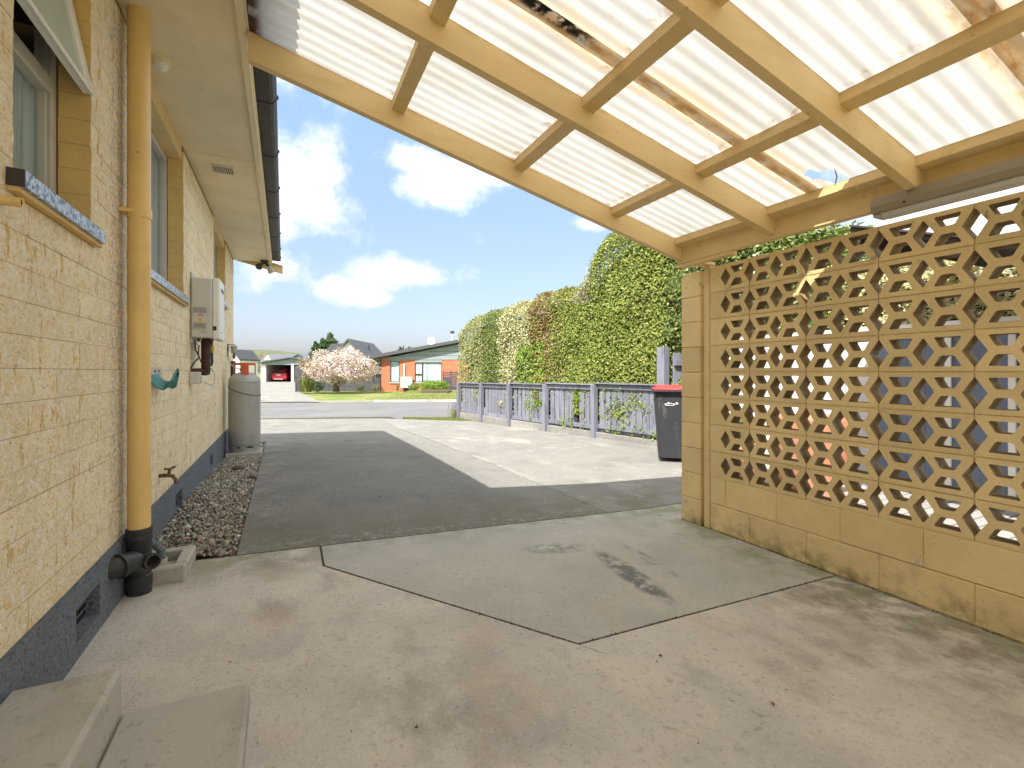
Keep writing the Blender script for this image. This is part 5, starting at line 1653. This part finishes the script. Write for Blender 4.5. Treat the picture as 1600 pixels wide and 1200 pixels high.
f.box('casing', m_white, 627, 644.5, 589, 606, -.2, .12, bev=.02)
MB().lathe([(0, 0), (.17, 0), (.2, .01), (.215, .01), (.215, 0)], n=28).build('fan_grille', m_alu, hp)
g_o = hp.children[-1]; g_o.location = (f.x(634), -.205, f.z(597.5)); g_o.rotation_euler = (math.radians(90), 0, 0)
for k in range(5):
    a = k * 2 * math.pi / 5
    MB().box(-.03, .03, .03, .16, -.004, .004).build('fan_blade', m_dkframe, hp)
    q = hp.children[-1]; q.location = (f.x(634), -.216, f.z(597.5)); q.rotation_euler = (math.radians(90), a, 0)
MB().sph((f.x(634), -.222, f.z(597.5)), .05, 1).build('fan_hub', m_white, hp)
f.box('bracket', m_dkframe, 630, 633, 606, 609, -.15, .15); f.box('bracket', m_dkframe, 639, 642, 606, 609, -.15, .15)
f.box('pipe_cover', m_white, 630, 632, 568, 588.8, .1, .2)

gt_ = far('side_gate', 'dark grey gate and slatted screen at the right of the orange brick bungalow', 'gate', 700, 32.2)
f = FB(gt_)
f.box('panel', m_palin, 693, 704, 589, 614, 0, .05)
for k in range(10): f.box('slat', m_palin, 704.5, 718, 581 + 3.2 * k, 583.4 + 3.2 * k, 0, .04)
f.box('post', m_palin, 691.5, 693, 580, 614, -.02, .08); f.box('post', m_palin, 703.7, 705, 580, 614, -.02, .08)
for k in range(3): f.box('slat', m_palin, 693.2, 703.5, 581 + 2.6 * k, 582.6 + 2.6 * k, 0, .04)

# --- charcoal paling fence
pf = far('paling_fence', 'charcoal paling fence behind the blossoming tree', 'fence', 530, 33.5)
f = FB(pf)
n_ = 44; wpx = (595 - 472) / n_
pm = MB().box(0, wpx * f.k * .90, 0, .02, 0, 1, bev=0).mesh('paling', m_palin)
for i in range(n_):
    px = 472 + wpx * i
    top = 579.5 - (px - 472) * .02 - (8 if px > 582 else 0) * (px - 582) / 13 * 1
    o = bpy.data.objects.new('paling', pm); o.location = (f.x(px), random.uniform(-.004, .004), f.z(612)); o.scale = (1, 1, f.z(top) - f.z(612)); link(o, pf)
f.box('rail', m_palin, 472, 595, 584, 586, .021, .07); f.box('rail', m_palin, 472, 595, 603, 605, .021, .07)
ep = far('fence_return', 'short dark fence panel at the driveway edge beside the flax', 'fence', 466, 30.5)
f = FB(ep)
for k in range(6): f.box('paling', m_palin, 462.5 + 1.3 * k, 463.6 + 1.3 * k, 589.5, 612.5, 0, .03)
f.box('post', m_palin, 461.5, 462.4, 588, 613, -.03, .06)


# --- foliage helpers for the far garden
def blob_leaves(root, name, m, n, cx, cy, cz, rx, ry, rz_, L, Wd, shell=.55, flat=0.0, droop=0.0):
    u = rng.normal(0, 1, (n, 3)); u /= np.linalg.norm(u, axis=1)[:, None]
    r = shell + (1 - shell) * rng.uniform(0, 1, n) ** .6
    lum = 1 + .12 * np.sin(u[:, 0] * 7 + u[:, 2] * 5 + cx) + .10 * np.sin(u[:, 1] * 9 - u[:, 2] * 11 + cy)
    P = u * (r * lum)[:, None] * np.array([rx, ry, rz_])
    if flat: P[:, 2] = np.where(P[:, 2] < 0, P[:, 2] * flat, P[:, 2])
    P += np.array([cx, cy, cz])
    return link(bpy.data.objects.new(name, quads_mesh(name, leaves(P, u, L, Wd), m)), root)


# magnolia in blossom
mg = far('blossom_tree', 'spreading white and pink blossoming tree on the lawn across the road', 'tree', 526, 30)
f = FB(mg); k_ = f.k
b = MB(); base = Vector((f.x(525), 0, 0))
b.tube([base, base + Vector((.02, 0, .5)), base + Vector((.0, 0, .85))], [.22, .15, .13], n=12)
tips = []
for i in range(15):
    a = i * 2.399; r_ = random.uniform(.6, 1.9); z_ = random.uniform(1.3, 2.3)
    p = base + Vector((0, 0, random.uniform(.45, .85)))
    q = base + Vector((math.cos(a) * r_ * .45, math.sin(a) * r_ * .45, z_ * .72)); t_ = base + Vector((math.cos(a) * r_, math.sin(a) * r_, z_))
    b.tube([p, q, t_], [.07, .04, .012], n=7)
b.build('trunk', m_bark, mg, smooth=True)
NP = 17000
u = rng.normal(0, 1, (NP, 3)); u /= np.linalg.norm(u, axis=1)[:, None]
rr_ = rng.uniform(.25, 1, NP) ** .45
P = u * rr_[:, None]
P[:, 2] = np.where(P[:, 2] < 0, P[:, 2] * .62, P[:, 2])
lum = 1 + .10 * np.sin(P[:, 0] * 9 + P[:, 2] * 7) + .08 * np.sin(P[:, 0] * 17 + 2)
P = P * np.array([2.5, 1.9, 1.36]) * lum[:, None] + np.array([f.x(531), 0, f.z(579)])
cl = np.sin(P[:, 0] * 8.3 + 1) * np.sin(P[:, 1] * 7.9) * np.sin(P[:, 2] * 9.7 + 2) + rng.normal(0, .35, NP)
keep = cl > -.45
P, u, cl = P[keep], u[keep], cl[keep]
xx = P[:, 0] / 2.4
rust = rng.uniform(0, 1, len(P)) < (.26 + .6 * np.clip(-xx - .25, 0, 1) * 1.6 + .10 * (xx > .7))
link(bpy.data.objects.new('blossom', quads_mesh('blossom', leaves(P[~rust], u[~rust], .125, .085), m_petal)), mg)
link(bpy.data.objects.new('foliage', quads_mesh('foliage', leaves(P[rust], u[rust], .11, .05), m_lf_rust)), mg)

fx_ = far('flax_bush', 'spiky yellow green flax bush beside the garage driveway', 'bush', 479, 29.5)
pts = np.array([(rng.normal(0, .12), rng.normal(0, .12), 0) for _ in range(420)])
P = []
for i in range(420):
    a = rng.uniform(0, 6.28); l = rng.uniform(.7, 1.35); ln = rng.uniform(.15, .8)
    p0 = np.array([rng.normal(0, .12), rng.normal(0, .12), 0]); d = np.array([math.cos(a), math.sin(a), 0]); sd = np.array([-math.sin(a), math.cos(a), 0]) * .022
    p1 = p0 + d * ln * l * .45 + np.array([0, 0, l * .62]); p2 = p0 + d * ln * l + np.array([0, 0, l * (.95 - ln * .55)])
    P.append([p0 - sd, p0 + sd, p1 + sd, p1 - sd]); P.append([p1 - sd, p1 + sd, p2 + sd * .2, p2 - sd * .2])
link(bpy.data.objects.new('foliage', quads_mesh('foliage', np.array(P), m_flax)), fx_)
for lab, px, d, m_, rx_, rz_, n_ in (('low bright green bush under the big bungalow window', 677, 31.6, m_lf_lime, 1.05, .40, 3200), ('small blue-green shrub beside the heat pump', 646, 31.8, m_lf_mid, .4, .28, 700),
                                   ('tiny pale shrub at the foot of the charcoal fence', 586, 33.0, m_lf_varg, .25, .2, 260), ('low green tuft at the middle of the charcoal fence', 563, 33.0, m_lf_mid, .3, .14, 260), ('dark shrub at the right of the flax', 495, 31.5, m_lf_con, .5, .35, 700),
                                   ('tiny brown tuft against the orange brick wall', 621, 32.6, m_lf_rust, .10, .22, 160)):
    bs_ = far('garden_bush', lab, 'bush', px, d)
    blob_leaves(bs_, 'foliage', m_, n_, 0, 0, rz_ * .75, rx_, .5 if rx_ > .6 else rx_, rz_, .11, .05, shell=.5)
    MB().tube([(0, 0, 0), (0, 0, rz_)], [.03, .015], n=6).build('stem', m_bark, bs_)
tb = far('timber_edging', 'low raised timber garden edging on the lawn', 'garden edging', 676, 27.5)
f = FB(tb)
m_timber = mat('old_sleeper_timber', (.16, .12, .09), [dict(c=(.10, .08, .06), s=6, lo=.5, hi=.7, st=(.3, 1, 1))], rough=.9)
f.box('sleeper', m_timber, 660, 702, 616, 619, -.08, .08, bev=.01); f.box('sleeper', m_timber, 652, 700, 610.5, 613, 1.6, 1.75, bev=.01)
MB().prism([(f.x(652), 1.6), (f.x(660), -.08), (f.x(663), -.08), (f.x(655), 1.6)], 'Z', 0, f.z(616)).build('sleeper', m_timber, tb)
MB().box(f.x(657), f.x(700), .081, 1.59, .0, .12).build('soil', m_earth, tb)

# --- garage with the red car
gr = far('garage', 'white double garage with one open door at the end of the long driveway', 'garage', 436, 60)
f = FB(gr)
f.box('wall', m_white, 408, 414.8, 566, 597.5, 0, .3); f.box('pillar', m_white, 455, 458.8, 570, 597.5, 0, .3); f.box('wall', m_white, 499, 504, 566, 597.5, 0, .3)
f.poly('gable', m_weather, [(408.5, 567), (455, 560.5), (504, 567), (504, 570), (408.5, 570)], -.02, .29)
f.poly('roof', m_greyroof, [(405, 567.5), (455, 559.8), (507, 567.5), (507, 566), (455, 558.3), (405, 566)], -.5, 7)
f.box('back_wall', m_dark, 408, 504, 567, 597.5, 6.5, 6.7); f.box('side_wall', m_white, 408, 409, 567, 597.5, .31, 6.4); f.box('side_wall', m_white, 503, 504, 567, 597.5, .31, 6.4)
f.box('partition', m_dark, 456, 457, 570, 597.5, .31, 6.4)
f.box('ceiling', m_dark, 409, 503, 566.5, 567.2, .31, 6.4)
f.box('closed_door', m_palin, 459, 499, 571, 597.5, .15, .2)
f.box('back_window', m_fargl, 443, 453, 573, 580, 6.4, 6.45); f.box('window_light', m_alu, 446, 447.5, 573.5, 579, 6.35, 6.39)
m_shelf = mat('garage_clutter', (.30, .24, .2), rough=.8)
f.box('shelf', m_shelf, 443, 454, 580.5, 581.5, 6.0, 6.39); f.box('garage_floor', m_dark, 409, 503, 597.3, 597.5, .31, 6.4)

car = far('parked_car', 'red hatchback parked nose-in inside the open garage', 'car', 435.5, 61)
f = FB(car); wd = (448 - 423) * f.k / 2
m_car = mat('red_car_paint', (.45, .01, .03), rough=.22, spec=.7)
m_lens = mat('tail_lamp_lens', (.6, .03, .03), rough=.2)
def prof_body(z0, z1): pass
b = MB()
side = [(0.0, .42), (-.03, .75), (.04, 1.02), (.25, 1.08), (3.9, 1.0), (4.15, .75), (4.15, .35), (.0, .32)]
b.prism(side, 'X', -wd * .98, wd * .98)
bb2 = b.bm
bmesh.ops.bevel(bb2, geom=bb2.edges[:], offset=.07, segments=2, affect='EDGES')
b.build('body', m_car, car, smooth=True)
b = MB(); q = [(-.80, 1.03), (.80, 1.03), (.60, 1.50), (-.60, 1.50)]
V = [b.bm.verts.new(v) for v in ((-.82, .10, 1.04), (.82, .10, 1.04), (.62, .55, 1.52), (-.62, .55, 1.52), (-.82, 3.0, 1.02), (.82, 3.0, 1.02), (.62, 2.3, 1.52), (-.62, 2.3, 1.52))]
for fc in ((0, 1, 2, 3), (5, 4, 7, 6), (1, 5, 6, 2), (4, 0, 3, 7), (3, 2, 6, 7), (4, 5, 1, 0)): b.bm.faces.new([V[i] for i in fc])
b.build('cabin', m_car, car)
MB().prism([(-.70, 0), (.70, 0), (.56, .38), (-.56, .38)], 'Y', 0, .02).build('rear_window', m_dkframe, car)
o = car.children[-1]; o.location = (0, .115, 1.09); o.rotation_euler = (math.radians(-43), 0, 0)
for s in (-1, 1):
    MB().box(s * .82 - .16, s * .82 + .12 * (s < 0) + .0, -.06, .05, .82, .95, bev=.01).build('tail_light', m_lens, car)
    MB().cyl((s * .72, .55, .32), (s * .92, .55, .32), .32, n=24).build('wheel', m_black, car, smooth=True)
    MB().box(s * .98 - .09, s * .98 + .09, 1.9, 2.05, 1.02, 1.16, bev=.02).build('door_mirror', m_car, car)
MB().box(-.88, .88, -.09, .0, .34, .60, bev=.04).build('rear_bumper', m_car, car)
MB().box(-.6, .6, -.10, -.02, .26, .35, bev=.02).build('diffuser', m_alu, car)
MB().box(-.26, .26, -.045, -.03, .78, .90).build('number_plate', m_white, car)

# --- houses further off
gh = far('gabled_house', 'white steep gabled house with a dark roof behind the blossoming tree', 'house', 545, 56)
f = FB(gh)
f.poly('wall', m_white, [(528, 610), (528, 553), (545, 531.5), (567, 556), (567, 610)], 0, .3)
f.poly('roof', m_greyroof, [(545, 529), (572, 558), (569.5, 559), (545, 532.5), (526, 555), (524, 553)], -.4, 10)
f.poly('roof', m_greyroof, [(494, 556), (512, 536), (541, 535), (528, 556)], 1.2, 6)
wn_ = f.box('window', m_fargl, 541, 553, 546, 555, -.03, .02); f.box('frame', m_alu, 541, 553, 554.6, 555.4, -.05, -.031, parent=wn_); f.box('mullion', m_alu, 545.7, 546.3, 546, 554.5, -.05, -.031, parent=wn_)
f.box('chimney', m_greyroof, 557, 559.5, 536, 556, 4, 4.6)
lh = far('grey_roofed_house', 'low house with blue-grey roofs and small gables behind the garage', 'house', 440, 85)
f = FB(lh)
f.poly('roof', m_weather and mat('blue_grey_roof', (.19, .21, .25), rough=.6), [(404, 563), (418, 553), (468, 553), (480, 563)], .5, 8)
f.poly('gable', m_white, [(412, 562.5), (417.5, 554.8), (422, 562.5)], 0, .4)
f.poly('gable', mat('pale_green_gable', (.34, .42, .36)), [(452, 563), (466, 555.5), (478, 563)], 0, .45)
f.poly('roof_edge', m_greyroof, [(450, 563.5), (466, 554.6), (480, 563.5), (480, 562.5), (466, 553.4), (449, 562.5)], -.3, .48)
f.box('wall', m_white, 405, 478, 563, 597, .6, 7.5)
wk = far('small_white_house', 'pale cottage end behind the gas bottle at the far left', 'house', 365, 70)
f = FB(wk); f.poly('wall', m_white, [(352, 597), (352, 562), (364, 549), (374, 562), (374, 597)], 0, 5); f.poly('roof', m_greyroof, [(350, 563), (364, 547.5), (376, 563), (376, 561), (364, 545.8), (350, 561)], -.3, 5.4)


def conifer(label, px, d, top, w, seed):
    t = far('conifer', label, 'tree', px, d)
    f = FB(t); h = f.z(top)
    MB().tube([(0, 0, 0), (0, 0, h * .97)], [.22, .04], n=8).build('trunk', m_bark, t)
    n = 7500; r = np.random.default_rng(seed)
    z = h * (.12 + .88 * (1 - r.uniform(0, 1, n) ** .6))
    tier = 1 + .28 * np.sin(z * 5.2 / (h / 9))
    rad = w * (1 - z / h) ** .75 * tier * r.uniform(.15, 1, n) ** .5
    a = r.uniform(0, 6.28, n)
    lob = 1 + .22 * np.sin(a * 5 + z * 1.3)
    P = np.stack([np.cos(a) * rad * lob, np.sin(a) * rad * lob, z - rad * .18], 1)
    Nn = np.stack([np.cos(a), np.sin(a), np.full(n, .5)], 1)
    link(bpy.data.objects.new('crown', quads_mesh('crown', leaves(P, Nn, .42, .16), m_lf_con)), t)


conifer('tallest dark conifer left of the gabled house', 516, 78, 519, 3.6, 1)
conifer('shorter conifer left of the tallest one', 504, 76, 528, 2.8, 2)
conifer('slim conifer at the left of the group of three', 493, 75, 533, 2.0, 3)
for lab, px, d, top, w, m_ in (('low leafless pinkish tree left of the garage roof', 392, 95, 549, 5.5, m_lf_bare), ('leafless brown tree behind the garage', 416, 110, 547, 6, m_lf_bare), ('pale blossoming tree at the far left behind the gas bottle', 379, 80, 556, 2.2, m_petal),
                               ('dark green tree behind the left end of the bungalow roof', 584, 70, 556, 2.5, m_lf_con), ('green tree top just showing over the bungalow roof', 632, 60, 543, 1.4, m_lf_con), ('round green tree behind the gabled house', 577, 95, 551, 3.2, m_lf_mid), ('dark hedge like trees right of the garage', 482, 100, 556, 7, m_lf_con)):
    t = far('background_tree', lab, 'tree', px, d); f = FB(t); h = f.z(top)
    MB().tube([(0, 0, 0), (0, 0, h * .7)], [.2, .06], n=7).build('trunk', m_bark, t)
    blob_leaves(t, 'crown', m_, 2600, 0, 0, h * .62, w, w * .7, h * .38, .5, .18 if m_ is not m_lf_bare else .06, shell=.3)

# ================================================================== small litter
m_orleaf = leafmat('fallen_orange_leaf', [(.50, .16, .05), (.40, .10, .05), (.30, .17, .07)])
m_redpet = leafmat('fallen_pink_petal', [(.70, .10, .14), (.72, .28, .26)])
for i, (x, y, m_, sz, lab) in enumerate((
        (.92, 5.55, m_orleaf, .017, 'orange leaf in the shaded driveway, far from the carport'),
        (.78, 4.35, m_orleaf, .017, 'orange leaf in the shaded driveway, nearer the carport edge'),
        (.02, 5.30, m_redpet, .015, 'red petal on the driveway near the pebble bed'),
        (1.62, 5.05, m_redpet, .013, 'pink petal close to the sunlit edge of the driveway'),
        (1.42, 4.30, m_petal, .012, 'pale petal in the shaded driveway'),
        (1.52, 1.08, m_orleaf, .013, 'rust brown leaf on the pinkish slab at the lower right'),
        (.37, 1.45, m_bark, .008, 'dark speck of bark on the pinkish slab between the steps and the patch'),
        (1.36, 1.45, m_bark, .010, 'small dark leaf just outside the near corner of the grey patch'),
        (-.18, 2.05, m_redpet, .009, 'tiny red petal on the pinkish slab in front of the black pipe foot'))):
    b = MB(); s_ = sz
    vs = [b.bm.verts.new(v) for v in ((-s_, 0, .002), (0, -s_ * .55, .006), (s_, 0, .003), (0, s_ * .6, .009))]
    b.bm.faces.new((vs[0], vs[1], vs[2])); b.bm.faces.new((vs[0], vs[2], vs[3]))
    o = b.build('fallen_leaf', m_, None, loc=(x, y, G(x, y) + .002)); o.rotation_euler = (0, 0, random.uniform(0, 6))
    tag(o, lab, 'leaf', 'fallen leaves on the concrete')
n = 260
gx = rng.uniform(-.3, 2.85, n); gy = rng.uniform(1.2, 6.0, n)
P = np.array([(x, y, G(x, y) + .0015) for x, y in zip(gx, gy)]); R = rng.uniform(.0012, .0034, n)
tag(stones('grit', P, R, m_bark), kind='stuff')
def along(pts, n, spread):
    out = []
    segs = list(zip(pts, pts[1:])); Ls = [math.dist(a, c) for a, c in segs]
    for a, c in random.choices(segs, weights=Ls, k=n):
        t_ = random.random(); out.append((a[0] + (c[0] - a[0]) * t_ + random.gauss(0, spread), a[1] + (c[1] - a[1]) * t_ + random.gauss(0, spread)))
    return out


J = along([(.21, 3.23), (.205, 2.89), (1.105, 1.657), (2.92, 1.685)], 1500, .0035) + along([(-.68, 3.23), (2.93, 3.23)], 1300, .006) + along([(2.45, 3.24), (2.40, 6), (2.36, 9)], 500, .006) + along([(2.93, .8), (2.93, 2.9)], 900, .007)
P = np.array([(x, y, G(x, y) - .001) for x, y in J]); R = np.abs(rng.normal(.0022, .0011, len(J))) + .0008
tag(stones('joint_debris', P, R, mat('joint_crumbs', (.1, .08, .06), island=[(.07, .055, .035), (.16, .13, .09), (.09, .11, .04), (.22, .19, .14)], rough=1)), kind='stuff')
n = 12
gx = rng.uniform(-.68, -.27, n); gy = 3.26 + rng.exponential(.25, n)
P = np.array([(x, y, gz(x, y) + .014) for x, y in zip(gx, gy)])
tag(link(bpy.data.objects.new('petals', quads_mesh('petals', leaves(P, np.tile((0, 0, 1.), (n, 1)), .03, .016, .4), m_redpet))), kind='stuff')
for k_ in ('_px', '_d'):
    for o in bpy.data.objects:
        if k_ in o: del o[k_]
